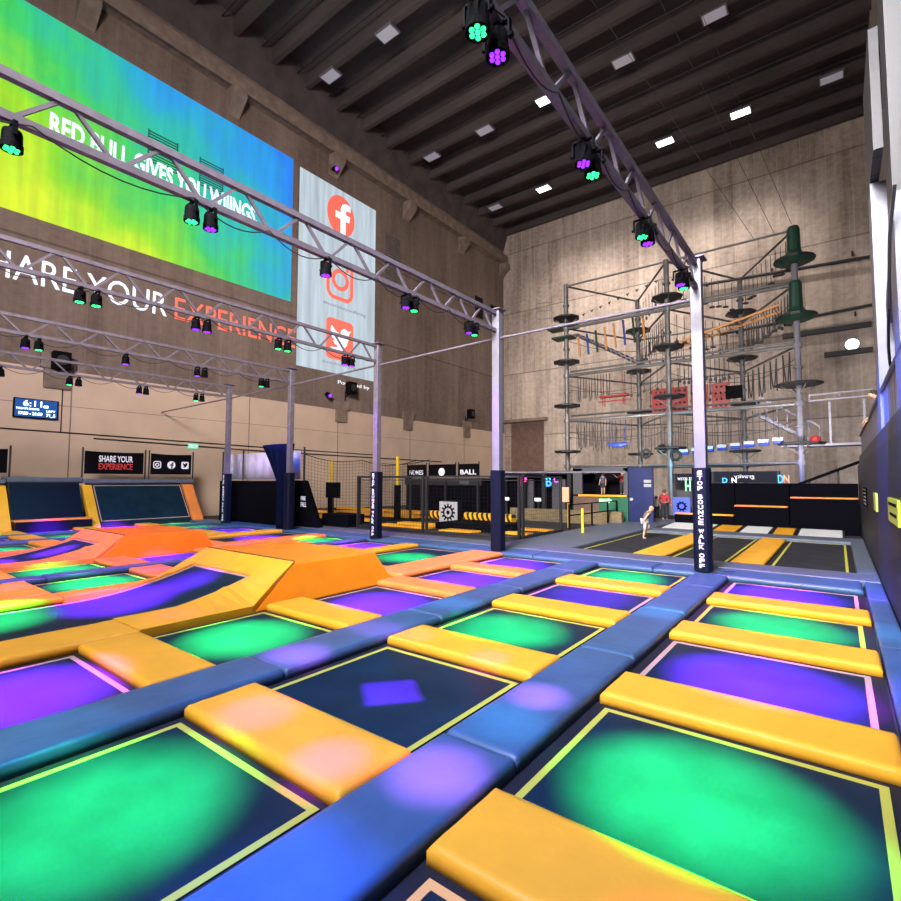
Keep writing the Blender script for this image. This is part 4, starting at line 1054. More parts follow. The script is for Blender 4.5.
# mirrored shop signs
def sign(x0, x1, y, z0, z1, label, s, w):
    t = thing('hanging_sign', label, 'sign', ((x0+x1)/2, y, z0))
    MB().box(x0, x1, y, y+.05, z0, z1).build('sign_board', 'pad_n', t)
    o = text('sign_lettering', s, 'white_glow', ((x0+x1)/2+w/2, y-.012, z0+(z1-z0)*.3), (-1, 0, 0), (0, 0, 1), (z1-z0)*.42, w, t, .008)
    MB().bar((x0+.08, y+.02, FZ), (x0+.08, y+.02, z1), .06).build('sign_leg', 'steel_dark', t); MB().bar((x1-.08, y+.02, FZ), (x1-.08, y+.02, z1), .06).build('sign_leg', 'steel_dark', t)
sign(-5.55, -4.2, 22.6, 1.6, 2.0, 'dark navy hanging sign with small pale words right of the blue panel', 'the last straw', .95)
sign(-4.15, -1.75, 22.9, 1.62, 2.08, 'long dark navy sign with mirrored lettering above the black wall', 'gravity', .7)
t = thing('counter_area', 'dark back counter and pale partitions behind the two visitors', 'partition', (-4.8, 23.4, FZ))
MB().box(-5.7, -4.2, 23.4, 23.5, FZ, 1.6).build('pale_partition', 'gray_panel', t)
MB().box(-4.45, -4.1, 22.9, 23.0, FZ, 1.4).build('dark_partition', 'pad_k', t)
t = thing('gear_banner', 'blue-lit banner with a gear emblem behind the lettered post', 'banner', (-5.1, 22.2, .3))
MB().box(-5.45, -4.8, 22.2, 22.23, .3, 1.02).build('banner_face', 'blue_sign', t)
MB().bar((-5.12, 22.26, FZ), (-5.12, 22.26, 1.02), .05).build('banner_stand', 'steel_dark', t)
b = MB()
for p in ring(-5.12, .66, .1, .17, 20): b.prism([(a, 22.19, c) for a, c in p], (0, -.006, 0))
for k in range(10):
    a = 2*PI*k/10; ca, sa = math.cos(a), math.sin(a)
    b.prism([(-5.12+ca*r-sa*w, 22.19, .66+sa*r+ca*w) for r, w in ((.16, -.03), (.22, -.02), (.22, .02), (.16, .03))], (0, -.006, 0))
b.build('gear_emblem', 'black', t)
neon(0, -4.98, 22.3, 1.28, .42, .2, 'neon_green', 'green neon letter left of the lettered post', 'H')
neon(0, -4.55, 22.3, 1.3, .38, .18, 'neon_white', 'bluish white neon panel under the dark navy signs', 'I')
for x, m, s, lab in ((-3.62, 'neon_blue', 'D', 'blue letter D above the black wall, left pair'), (-3.3, 'neon_white', 'N', 'white letter N above the black wall, left pair'), (-1.78, 'neon_blue', 'D', 'blue letter D above the black wall, right pair'), (-1.6, 'neon_orange', 'N', 'orange letter N above the black wall, right pair')):
    neon(0, x, 22.3, 1.62, .2 if x < -2 else .3, .17, m, lab, s)
t = thing('stair_railing', 'black sloping stair railing rising to the right above the black wall', 'railing', (-.4, 24, 1))
MB().bar((-1.4, 24, 1.5), (.95, 24, 2.55), .11).build('handrail', 'black', t)
for x in (-.9, .0, .8): MB().bar((x, 24, FZ), (x, 24, 1.75+(x+.9)*.404), .07).build('rail_post', 'steel_dark', t)

# ------------------------------------------------------------------ high rope course
rc = thing('rope_course', 'tall steel high-ropes climbing course in front of the back concrete wall', 'rope course', (-6.7, 29, FZ))
PP = {1: (-12.25, 27), 3: (-6.7, 27), 5: (-1.25, 27), 2: (-9.7, 32), 4: (-4.05, 32)}
DECK = [3.35, 5.98, 8.52, 11.1]; BEAM = [2.5, 5.12, 7.72, 10.5, 13.0]
def rc_part(b, name, m): return b.build(name, m, rc)
for k, (x, y) in PP.items():
    b = MB().tube([(x, y, FZ), (x, y, 13.1)], .13, 10)
    for z in BEAM[:-1]: b.tube([(x, y, z-.1), (x, y, z+.1)], .2, 10)
    for z in DECK: b.tube([(x, y, z+.7), (x, y, z+.8)], .19, 10)
    rc_part(b, 'course_post', 'steel_w' if k == 5 else 'rail_steel')
    for i, z in enumerate(DECK):
        if k == 5 and i >= 2: continue
        r = .78 if k != 5 else .9
        b = MB().lathe([(r*.9, -.07), (r, -.05), (r, .03), (r*.95, .05)], (x, y, z), 8)
        rc_part(b, 'deck', 'steel_dark' if not (k in (2, 4) and i > 1) else 'deck_blue') if 'deck_blue' in M else rc_part(b, 'deck', 'steel_dark')
        b = MB()
        for a in range(4):
            b.bar((x+.12*math.cos(a*PI/2+.4), y+.12*math.sin(a*PI/2+.4), z-.45), (x+r*.8*math.cos(a*PI/2+.4), y+r*.8*math.sin(a*PI/2+.4), z-.06), .04)
        rc_part(b, 'deck_bracket', 'rail_steel')
# green padded towers on the right post
for z0, z1 in ((11.75, 13.15), (9.15, 10.65)):
    x, y = PP[5]
    rc_part(MB().lathe([(.36, 0), (.34, .15), (.27, .3), (.25, z1-z0-.12), (.2, z1-z0)], (x, y, z0), 12), 'green_post_pad', 'green_pad')
    rc_part(MB().lathe([(.5, -.32), (.74, -.2), (.74, -.06), (.45, .04), (.36, .12)], (x, y, z0), 14), 'tower_deck', 'green_pad')
    rc_part(MB().lathe([(.8, -.19), (.8, -.1)], (x, y, z0), 14), 'deck_rim', 'steel_dark')
edges = [(1, 3), (3, 5), (1, 2), (2, 3), (3, 4), (4, 5), (2, 4)]
for a, c in edges:
    for i, z in enumerate(BEAM):
        p, q = PP[a], PP[c]; r = .09 if 0 < i < 4 and (a, c) in ((1, 3), (3, 5)) else .055
        if (a, c) == (2, 4) and i == 4: continue
        rc_part(MB().tube([(*p, z), (*q, z)], r, 8), 'cross_beam', 'rail_steel')
        if (a, c) in ((1, 3), (3, 5)) and 0 < i < 4: rc_part(MB().tube([(p[0], p[1]+.5, z+.33), (q[0], q[1]+.5, z+.33)], .055, 8), 'cross_beam', 'rail_steel')
rnd = random.Random(3)
def hang(a, c, zt, zb, n, name, foot=None, m='rope', s0=.12, s1=.88, loop=0, r=.018):
    p, q = PP[a], PP[c]; b = MB()
    for k in range(n):
        s = s0+(s1-s0)*k/(n-1); x, y = p[0]+(q[0]-p[0])*s, p[1]+(q[1]-p[1])*s
        z = zb+rnd.uniform(-.12, .12)
        b.tube([(x, y, zt), (x, y, z)], r, 5)
        if foot == 'disc': b.lathe([(.14, -.04), (.16, 0), (.05, .05)], (x, y, z), 8)
        if foot == 'knob': b.lathe([(.05, -.08), (.07, 0), (.05, .08)], (x, y, z), 6)
        if loop and k % 2 == 0:
            s2 = s+(s1-s0)/(n-1); x2, y2 = p[0]+(q[0]-p[0])*s2, p[1]+(q[1]-p[1])*s2
            b.tube([(x+(x2-x)*t/8, y+(y2-y)*t/8, zt-(zt-z)*math.sin(PI*t/8)) for t in range(9)], r, 5)
    rc_part(b, name, m)
hang(4, 5, 12.8, 11.5, 10, 'disc_crossing', 'disc'); hang(3, 4, 12.7, 11.2, 9, 'disc_crossing', 'disc')
hang(4, 5, 10.3, 8.9, 16, 'rope_crossing', 'knob', loop=1); hang(3, 4, 10.3, 8.8, 9, 'rope_crossing', 'disc')
hang(2, 3, 12.5, 11.3, 8, 'rope_crossing', 'knob'); hang(2, 3, 10.3, 8.9, 12, 'rope_crossing', 'knob', loop=1)
hang(1, 3, 7.55, 6.2, 12, 'rope_crossing', None, loop=1, s1=.45); hang(1, 3, 4.95, 3.5, 14, 'rope_crossing', None, loop=1, s1=.5)
hang(1, 3, 7.55, 6.3, 6, 'rope_crossing', 'knob', s0=.6, s1=.9); hang(1, 3, 4.95, 3.4, 8, 'rope_crossing', None, s0=.55, s1=.92)
hang(3, 5, 7.6, 6.6, 12, 'net_crossing', 'knob', s0=.1, s1=.5); hang(3, 5, 4.95, 3.45, 9, 'rope_crossing', None, s0=.12, s1=.85)
hang(4, 5, 7.6, 6.1, 8, 'rope_crossing', None, loop=1, r=.03); hang(2, 4, 7.6, 6.3, 14, 'rope_crossing', 'knob'); hang(2, 4, 4.9, 3.5, 12, 'rope_crossing', None)
hang(2, 4, 10.3, 9.0, 12, 'rope_crossing', 'knob', loop=1)
hang(3, 4, 7.5, 6.3, 10, 'rope_crossing', 'knob'); hang(1, 2, 4.95, 3.5, 8, 'rope_crossing', None, loop=1)
# small flags along the upper left beam
b = MB()
for k in range(9):
    x = -11.3+k*.5; b.prism([(x, 27, 11.15+.12*k), (x+.2, 27, 11.2+.12*k), (x+.1, 27, 11.02+.12*k)], (0, .02, 0))
rc_part(b, 'hanging_tags', 'rope')
# coloured log crossing with slanted stairs, upper left
for k in range(8):
    x = -11.6+k*.52; m = ['red', 'blue_paint', 'gray_green', 'orange_wood'][k % 4] if 'gray_green' in M else ['red', 'blue_paint', 'green_pad', 'orange_wood'][k % 4]
    if k % 4 == 0: m = 'orange_wood'
    rc_part(MB().tube([(x, 27.4, 8.85+.05*k), (x-.1, 27.4, 10.0+.1*k)], .06, 6), 'hanging_log', m)
b = MB()
for k in range(14):
    s = k/13; x = -12.0+3.6*s; z = 10.3-2.2*s; b.box(x-.16, x+.16, 27.7, 28.5, z-.03, z+.03)
b.bar((-12.0, 27.7, 10.3), (-8.4, 27.7, 8.1), .05).bar((-12.0, 28.5, 10.3), (-8.4, 28.5, 8.1), .05)
rc_part(b, 'plank_stair', 'steel')
rc_part(MB().box(-13.4, -11.7, 26.8, 27.6, 10.55, 10.75).box(-13.0, -11.8, 26.6, 27.4, 9.9, 10.0), 'upper_left_platform', 'green_pad')
b = MB()
for (xa, xb) in ((-14.3, -13.3),):
    for z in (11.5, 12.0, 12.5): b.bar((xa, 27.3, z), (xb, 27.3, z-.1), .03)
    for x in (xa, xb): b.bar((x, 27.3, 11.1), (x, 27.3, 12.8), .03)
rc_part(b, 'side_ladder', 'steel_w')
# orange timber bridge between the middle and right posts
b = MB()
b.bar((-6.2, 27.2, 8.75), (-1.9, 27.2, 9.75), .09).bar((-6.2, 27.8, 8.65), (-1.9, 27.8, 9.6), .09)
for k in range(9):
    s = (k+.5)/9; b.bar((-6.2+4.3*s, 27.2, 8.75+s), (-6.2+4.3*(s+.03), 27.8, 8.65+.95*s), .05)
rc_part(b, 'orange_bridge', 'orange_wood')
# red perforated panels
for k in range(4):
    x0 = -8.25+k*1.02; b = MB(); z0, z1 = 5.45, 6.85
    h = []
    b.box(x0, x0+.86, 29.5, 29.56, z0, z1); o = rc_part(b, 'red_climbing_panel', 'red')
    hb = MB()
    for i in range(3):
        for jx in range(4):
            hb.tube([(x0+.2+.23*i+.05*(jx % 2), 29.5, z0+.2+.33*jx), (x0+.2+.23*i+.05*(jx % 2), 29.48, z0+.2+.33*jx)], .055, 8)
    hb.build('panel_holes', 'black', o)
rc_part(MB().box(-4.5, -3.75, 29.3, 29.5, 5.95, 6.6), 'black_board', 'black')
# red bench, blue boat
b = MB().box(-10.25, -8.7, 26.7, 27.1, 6.22, 6.3).box(-10.35, -8.6, 26.85, 26.95, 5.98, 6.04)
for x in (-10.05, -8.95): b.bar((x, 26.75, 6.25), (x, 26.75, 5.75), .04).bar((x, 27.05, 6.25), (x, 27.05, 5.75), .04); b.bar((x, 26.9, 6.3), (x-.1, 26.9, 7.6), .02)
rc_part(b, 'red_bench_swing', 'red')
b = MB(); b.tube([(-9.9, 26.9, 3.68), (-9.6, 26.9, 3.62), (-9.2, 26.9, 3.6), (-8.9, 26.9, 3.64), (-8.75, 26.9, 3.66)], [.02, .11, .15, .1, .04], 10).bar((-9.6, 26.9, 3.6), (-9.7, 26.9, 4.95), .02).bar((-8.95, 26.9, 3.6), (-8.9, 26.9, 4.95), .02)
rc_part(b, 'blue_boat_swing', 'blue_paint')
# row of white and blue swinging seats, tyres
for k in range(8):
    x = -6.0+k*.56; z = 3.1+.055*k; y = 26.8
    o = rc_part(MB().box(x-.2, x+.2, y-.2, y+.2, z, z+.14), 'swing_seat', 'white')
    MB().bar((x-.15, y, z+.1), (x-.15, y, 4.95), .02).bar((x+.15, y, z+.1), (x+.15, y, 4.95), .02).build('seat_rope', 'rope', o)
    MB().tube([(x-.2, y, z-.04), (x+.2, y, z-.04)], .1, 10).build('blue_float', 'blue_paint', o)
def tyre(x, y, z, r=.2):
    b = MB(); b.tube([(x+r*math.cos(2*PI*k/16), y, z+r*math.sin(2*PI*k/16)) for k in range(17)], .07, 8, False); b.bar((x, y, z+r), (x, y, z+1.2), .02)
    rc_part(b, 'hanging_tyre', 'cable')
tyre(-7.9, 27, 3.1); tyre(-7.25, 27.6, 3.35); tyre(-6.35, 26.6, 2.95, .22)
# access stair on the right
b = MB()
for k in range(12):
    s = k/11; b.box(-3.0+2.4*s-.14, -3.0+2.4*s+.14, 28.2, 29.0, 4.9-1.6*s, 4.94-1.6*s)
for yy in (28.2, 29.0): b.bar((-3.0, yy, 4.9), (-.6, yy, 3.3), .08, .14).bar((-3.0, yy, 5.8), (-.6, yy, 4.2), .04)
for k in range(7):
    s = k/6; b.bar((-3.0+2.4*s, 28.2, 4.9-1.6*s), (-3.0+2.4*s, 28.2, 5.8-1.6*s), .03)
rc_part(b, 'access_stair', 'steel_w')
b = MB().box(-2.0, 1.0, 27.0, 28.2, 3.22, 3.32)
for x in (-.2, .95): b.bar((x, 27.05, 3.3), (x, 27.05, 5.1), .08)
b.bar((-.9, 27.05, 5.2), (1.2, 27.05, 5.25), .06).bar((-.9, 27.05, 5.45), (1.2, 27.05, 5.5), .05)
for x in (-.9, .15, 1.2): b.bar((x, 27.05, 5.2), (x, 27.05, 5.5), .04)
rc_part(b, 'stair_landing', 'steel_w')
rc_part(MB().lathe([(.12, -.15), (.22, -.05), (.2, .12), (.08, .2)], (-.75, 27.3, 3.5), 10), 'red_bag', 'red_print')
# angled deck braces and handlines
b = MB()
for a, c in ((3, 4), (4, 5), (2, 3), (1, 2)):
    for z in (4.0, 6.7, 9.3):
        p, q = PP[a], PP[c]; b.tube([(p[0]+(q[0]-p[0])*t/6, p[1]+(q[1]-p[1])*t/6, z+.5-.25*math.sin(PI*t/6)) for t in range(7)], .015, 5)
for a, c in ((1, 3), (3, 5)):
    for z in (4.2, 6.9):
        p, q = PP[a], PP[c]; b.tube([(p[0]+(q[0]-p[0])*t/8, p[1], z-.35*math.sin(PI*t/8)) for t in range(9)], .015, 5)
rc_part(b, 'hand_lines', 'rope')
# guy cables from the ceiling
for k, (p, q) in enumerate((((-8.6, 20, 24.2), (-2.8, 27.5, 13.2)), ((-6.2, 19, 24.2), (-2.0, 27.2, 13.2)), ((-4.6, 24, 24.2), (-1.3, 27, 13.3)), ((-16.3, 10.6, 5.0), (-12.3, 26.9, 11.0)))):
    if k == 3: continue
    tag(MB().tube([p, q], .012, 5).build('guy_cable', 'rope'), 'thin steel guy cable from the ceiling to the rope course, %s from the left' % ORD[k], 'cable')

# ------------------------------------------------------------------ people
def limb_mesh(name, joints, edges_, radii, m, parent, sub=2):
    me = bpy.data.meshes.new(name); off = parent_loc(parent) if parent else Vector((0,0,0))
    me.from_pydata([Vector(j)-off for j in joints], edges_, [])
    me.materials.append(M[m]); o = bpy.data.objects.new(name, me); C.objects.link(o); o.parent = parent
    md = o.modifiers.new('skin', 'SKIN'); md.use_smooth_shade = True
    if not me.skin_vertices: raise RuntimeError('no skin layer')
    sv = me.skin_vertices[0].data
    for i, r in enumerate(radii): sv[i].radius = (r, r) if not isinstance(r, tuple) else r; sv[i].use_root = (i == 0)
    sb = o.modifiers.new('sub', 'SUBSURF'); sb.levels = sub; sb.render_levels = sub
    return o
def clr(name, col): 
    if name not in M: M[name] = mat(name, col, .75, var=.08, scale=8)
    return name
def person(loc, h, yaw, pose, label, hair, shirt, trousers, shorts=False, sleeves='short', lean=0.0, seated=False):
    """joint skeleton in person space: x right, y forward, z up; h = height"""
    t = thing('person', label, 'person', loc)
    H = h
    def W(p):
        x, y, z = p
        # lean about the hips
        if z > .53:
            dz = z-.53; y, z = y*math.cos(lean)+dz*math.sin(lean), .53+dz*math.cos(lean)-y*math.sin(lean)
        c, s = math.cos(yaw), math.sin(yaw)
        return Vector(loc)+Vector((x*c-y*s, x*s+y*c, z))*H
    P = dict(hip=(0,0,.53), waist=(0,0,.62), chest=(0,0,.74), neck=(0,.0,.83), head=(0,.01,.89), crown=(0,.01,.96),
             sl=(-.105,0,.80), sr=(.105,0,.80), el=(-.14,0,.64), er=(.14,0,.64), wl=(-.15,.06,.5), wr=(.15,.06,.5),
             hl=(-.055,0,.51), hr=(.055,0,.51), kl=(-.06,.01,.28), kr=(.06,.01,.28), al=(-.06,0,.045), ar=(.06,0,.045), tl=(-.065,.08,.018), tr=(.065,.08,.018))
    P.update(pose)
    n = list(P); J = [W(P[k]) for k in n]; ix = {k: i for i, k in enumerate(n)}
    E_ = [('hip','waist'),('waist','chest'),('chest','neck'),('neck','head'),('head','crown'),('chest','sl'),('chest','sr'),('sl','el'),('el','wl'),('sr','er'),('er','wr'),('hip','hl'),('hip','hr'),('hl','kl'),('kl','al'),('al','tl'),('hr','kr'),('kr','ar'),('ar','tr')]
    R = dict(hip=.075, waist=.065, chest=.08, neck=.03, head=.058, crown=.045, sl=.04, sr=.04, el=.026, er=.026, wl=.018, wr=.018, hl=.06, hr=.06, kl=.036, kr=.036, al=.022, ar=.022, tl=.02, tr=.02)
    limb_mesh('body', J, [(ix[a], ix[b_]) for a, b_ in E_], [R[k]*H for k in n], 'skin', t)
    # hands: palm with five bent fingers
    for s, wk, ek in ((-1, 'wl', 'el'), (1, 'wr', 'er')):
        w = W(P[wk]); d = (w-W(P[ek])).normalized(); side = d.cross(Vector((0,0,1)));
        side = side.normalized() if side.length > .1 else Vector((1,0,0)); up = side.cross(d)
        pj = [w, w+d*.035*H]; pe = [(0, 1)]; pr_ = [.014*H, .016*H]
        for f in range(4):
            o_ = side*(f-1.5)*.0095*H; L_ = (.034, .04, .037, .028)[f]*H; b0 = len(pj)
            pj += [w+d*.04*H+o_, w+d*(.04*H+L_*.5)+o_-up*.004*H, w+d*(.04*H+L_)+o_-up*.012*H]; pe += [(1, b0), (b0, b0+1), (b0+1, b0+2)]; pr_ += [.0055*H, .005*H, .0045*H]
        b0 = len(pj); pj += [w+d*.02*H+side*.02*H*s, w+d*.04*H+side*.03*H*s]; pe += [(0, b0), (b0, b0+1)]; pr_ += [.006*H, .005*H]
        limb_mesh('hand', pj, pe, pr_, 'skin', t, 1)
    # clothes
    sh = ['hip', 'waist', 'chest', 'sl', 'sr', 'el', 'er'] + (['wl', 'wr'] if sleeves == 'long' else [])
    jj = [W(P[k]) for k in sh]; q = {k: i for i, k in enumerate(sh)}
    rr = {'hip': .083, 'waist': .08, 'chest': .094, 'sl': .052, 'sr': .052, 'el': .037, 'er': .037, 'wl': .026, 'wr': .026}
    if sleeves == 'short':
        for a, b_ in (('sl', 'el'), ('sr', 'er')): jj[q[b_]] = jj[q[a]].lerp(jj[q[b_]], .6)
    ee = [('hip','waist'),('waist','chest'),('chest','sl'),('chest','sr'),('sl','el'),('sr','er')] + ([('el','wl'),('er','wr')] if sleeves == 'long' else [])
    limb_mesh('shirt', jj, [(q[a], q[b_]) for a, b_ in ee], [rr[k]*H for k in sh], shirt, t)
    tr_ = ['hip', 'hl', 'hr', 'kl', 'kr', 'al', 'ar']; jj = [W(P[k]) for k in tr_]; q = {k: i for i, k in enumerate(tr_)}
    if shorts: tr_ = tr_[:5]; jj = jj[:5]
    else:
        for k, u in (('al', 'kl'), ('ar', 'kr')): jj[q[k]] = jj[q[u]].lerp(jj[q[k]], .93)
    rr = {'hip': .084, 'hl': .07, 'hr': .07, 'kl': .05 if shorts else .046, 'kr': .05 if shorts else .046, 'al': .034, 'ar': .034}
    ee = [('hip','hl'),('hip','hr'),('hl','kl'),('hr','kr')] + ([] if shorts else [('kl','al'),('kr','ar')])
    limb_mesh('trousers', jj, [(q[a], q[b_]) for a, b_ in ee], [rr[k]*H for k in tr_], trousers, t)
    # hair cap and face
    hd, cr = W(P['head']), W(P['crown']); up = (cr-hd).normalized(); fw = (W((P['head'][0], P['head'][1]+.1, P['head'][2]))-hd).normalized(); sd = fw.cross(up)
    c0 = hd+up*.03*H
    def ell(center, rx, ry, rz, name, m, cut=None, n1=14, n2=10):
        vs = []; fs = []
        for i in range(n2+1):
            th = PI*i/n2
            for j in range(n1):
                ph = 2*PI*j/n1; a, b_, c_ = math.sin(th)*math.cos(ph), math.sin(th)*math.sin(ph), math.cos(th)
                if cut and b_ > cut[0] and c_ < cut[1]: b_ = cut[0]
                vs.append(center+sd*a*rx+fw*b_*ry+up*c_*rz)
        for i in range(n2):
            for j in range(n1): fs.append((i*n1+j, i*n1+(j+1) % n1, (i+1)*n1+(j+1) % n1, (i+1)*n1+j))
        return MB().add(vs, fs).build(name, m, t, smooth=True)
    ell(c0, .056*H, .066*H, .074*H, 'head_shape', 'skin')
    ell(c0+up*.014*H-fw*.01*H, .061*H, .066*H, .071*H, 'hair', hair, cut=(.35, .45))
    for s in (-1, 1):
        ell(c0+fw*.061*H+sd*s*.022*H+up*.0*H, .008*H, .005*H, .006*H, 'eye', 'black', n1=8, n2=6)
        ell(c0+sd*s*.056*H-up*.006*H, .008*H, .012*H, .018*H, 'ear', 'skin', n1=8, n2=6)
    ell(c0+fw*.068*H-up*.016*H, .009*H, .012*H, .014*H, 'nose', 'skin', n1=8, n2=6)
    ell(c0+fw*.061*H-up*.038*H, .018*H, .005*H, .004*H, 'mouth', clr('lips', (.45, .15, .13)), n1=8, n2=6)
    return t
clr('hair_blond', (.42, .3, .16)); clr('hair_dark', (.02, .015, .012)); clr('hair_brown', (.09, .05, .03))
clr('shirt_olive', (.16, .12, .09)); clr('shirt_white', (.7, .66, .62)); clr('shirt_red', (.45, .03, .04)); clr('shirt_blue', (.06, .07, .14)); clr('shirt_dark', (.05, .03, .03))
clr('shorts_pale', (.55, .55, .6)); clr('trousers_dark', (.03, .03, .04)); clr('trousers_gray', (.2, .2, .24))
# running child on the gray court
person((-4.5, 15.1, .03), 1.0, -.9, dict(kl=(-.06, .16, .34), al=(-.06, .02, .16), tl=(-.065, .09, .12), kr=(.06, -.02, .27), ar=(.06, -.07, .03), tr=(.065, .02, .015), el=(-.2, .0, .68), wl=(-.2, .14, .62), er=(.17, -.07, .66), wr=(.2, -.1, .52)),
       'blond child in olive top and pale shorts running across the gray court', 'hair_blond', 'shirt_olive', 'shorts_pale', True, 'short', .55)
person((-5.95, 21.6, .1), .98, .3, {}, 'child in white top standing with back turned beside the red-shirted adult', 'hair_dark', 'shirt_white', 'trousers_dark', False, 'short')
person((-5.6, 21.5, .1), 1.25, -.25, dict(el=(-.17, -.02, .66), wl=(-.17, .05, .55), er=(.17, -.02, .66), wr=(.17, .05, .54)), 'adult in red top with back turned beside the blue door panel', 'hair_brown', 'shirt_red', 'trousers_dark', False, 'long')
person((-7.75, 20.5, 1.13), .88, PI, {}, 'child in dark top and pale socks standing in the play booth opening', 'hair_dark', 'shirt_blue', 'trousers_dark', True, 'short')
person((-7.1, 20.95, 1.13), .94, PI, dict(el=(-.24, -.0, .74), wl=(-.33, .06, .84), er=(.24, 0, .74), wr=(.33, .06, .84)), 'person in red top with both arms spread wide inside the play booth', 'hair_dark', 'shirt_red', 'trousers_dark', False, 'short')
person((.8, 12.9, 2.42), 1.12, PI/2, dict(el=(-.13, .17, .64), wl=(-.05, .33, .56), er=(.13, .17, .64), wr=(.06, .33, .54)), 'dark-haired person in dark top leaning over the pale balcony railing', 'hair_dark', 'shirt_dark', 'trousers_dark', False, 'short', .45)

# ------------------------------------------------------------------ camera
yaw, pitch, roll, F = .6541, .0587, .0023, 505.4
f = Vector((-math.sin(yaw)*math.cos(pitch), math.cos(yaw)*math.cos(pitch), math.sin(pitch)))
r_ = Vector((math.cos(yaw), math.sin(yaw), 0)); u_ = r_.cross(f)
r2 = r_*math.cos(roll)+u_*math.sin(roll); u2 = -r_*math.sin(roll)+u_*math.cos(roll)
cam = bpy.data.cameras.new('camera'); co = bpy.data.objects.new('camera', cam); C.objects.link(co)
cam.sensor_width = 36; cam.lens = F/901*36; cam.clip_start = .05; cam.clip_end = 200
mw = Matrix((( r2.x, u2.x, -f.x, 0), (r2.y, u2.y, -f.y, 0), (r2.z, u2.z, -f.z, 1.7), (0, 0, 0, 1)))
co.matrix_world = mw
S.camera = co

# ------------------------------------------------------------------ lights
def spot(name, loc, tgt, col, power, angle, blend=1.0, size=.05, square=False):
    l = bpy.data.lights.new(name, 'SPOT'); l.color = col; l.energy = power; l.spot_size = angle; l.spot_blend = blend; l.shadow_soft_size = size; l.use_square = square
    o = bpy.data.objects.new(name, l); C.objects.link(o); o.location = loc
    o.rotation_euler = (Vector(tgt)-Vector(loc)).to_track_quat('-Z', 'Y').to_euler(); return o
GRN, PUR, BLU, TEA = (.03, 1, .17), (.42, .02, 1), (.02, .14, 1), (.02, .5, .75)
def near_fix(x, y):
    """head of the nearest fixture group for a bed"""
    ti = min(range(5), key=lambda i: abs(TR[i][0]-x)); return TR[ti]
GS = 17
for c, x, y, ci, ri in LIGHTS:
    T = near_fix(x, y); fy = min((1.2, 3.1, 5.1, 7.2, 9.3), key=lambda v: abs(v-y))
    if c == 'N': continue
    loc = (T[0], fy, T[1]-.32)
    jx = random.uniform(-.12, .12); jy = random.uniform(-.1, .1)
    e = 2150 if c == 'G' else 1500 if c == 'p' else 3000
    if (ci, ri) == (1, 3): e *= .35
    if ci == 1 and ri == 0: e *= .9
    sp = spot('stage_beam', loc, (x+jx, y+jy, 0), GRN if c == 'G' else PUR, e*GS, math.radians(13 if c == 'p' else 18 if c == 'G' else 19), 1.0)
# square purple patch on the navy bed
sq = spot('stage_beam', (TR[0][0], 3.12, TR[0][1]-.32), (-2.91, 3.02, 0), PUR, 22000, math.radians(14), 0, .01)
sq.rotation_euler = ((Vector((-2.91, 3.02, 0))-sq.location).to_track_quat('-Z', 'Y').to_matrix() @ Matrix.Rotation(PI/4, 3, 'Z')).to_euler()
sq.data.use_nodes = True; nt = sq.data.node_tree; em = nt.nodes['Emission']
tcn = nt.nodes.new('ShaderNodeTexCoord'); sp_ = nt.nodes.new('ShaderNodeSeparateXYZ'); nt.links.new(tcn.outputs['Normal'], sp_.inputs[0])
def lm(op, a, b_):
    k = nt.nodes.new('ShaderNodeMath'); k.operation = op
    for i, v in enumerate((a, b_)):
        if hasattr(v, 'is_linked'): nt.links.new(v, k.inputs[i])
        elif v is not None: k.inputs[i].default_value = v
    return k.outputs[0]
msk = None
for ax in (0, 1):    # square shutter (gobo) in front of the lamp
    q_ = lm('ABSOLUTE', lm('DIVIDE', sp_.outputs[ax], sp_.outputs[2]), None)
    k = nt.nodes.new('ShaderNodeMapRange'); nt.links.new(q_, k.inputs[0]); k.inputs[1].default_value = .036; k.inputs[2].default_value = .05; k.inputs[3].default_value = 1; k.inputs[4].default_value = 0
    msk = k.outputs[0] if msk is None else lm('MULTIPLY', msk, k.outputs[0])
nt.links.new(msk, em.inputs['Strength'])
VIO, PNK = (1, .15, .8), (.75, .0, 1)
# coloured spill on frame pads
for x, y, col, p, a in ((-1.82, 2.25, VIO, 6500, 8.5), (-1.85, 3.5, VIO, 7500, 7), (-3.3, 2.08, PNK, 11000, 8), (-2.4, 2.0, PNK, 13000, 7), (-2.6, 3.97, (1, 0, .6), 11000, 6), (-4.1, 2.95, VIO, 7500, 8), (-4.1, 4.0, VIO, 3500, 8), (-3.6, 4.1, PNK, 5000, 6), (-.4, 1.85, PNK, 3500, 9), (-6.4, 2.9, PNK, 1500, 9),
                        (-1.82, 3.0, TEA, 2200, 9), (-1.82, 1.2, BLU, 3500, 14), (-1.82, 6.6, TEA, 2200, 11), (-4.1, 5.4, TEA, 2500, 10), (-4.1, 1.0, TEA, 1600, 13), (.37, 2.9, TEA, 1500, 10), (.37, 7.2, TEA, 2600, 12), (.37, 5.2, PUR, 2600, 11), (.37, 9.3, PUR, 3000, 12),
                        (-9.85, 2.1, PUR, 4500, 9), (-9.85, 4.1, PUR, 3000, 9), (-12.8, 1.8, PUR, 7000, 14), (-6.45, 4.1, (1, .1, .6), 1500, 9), (-6.4, 6.6, (1, .1, .6), 1500, 12)):
    T = near_fix(x, y); fy = min((1.2, 3.1, 5.1, 7.2, 9.3), key=lambda v: abs(v-y))
    spot('stage_beam', (T[0], fy, T[1]-.32), (x, y, 0), col, p, math.radians(a), 1)
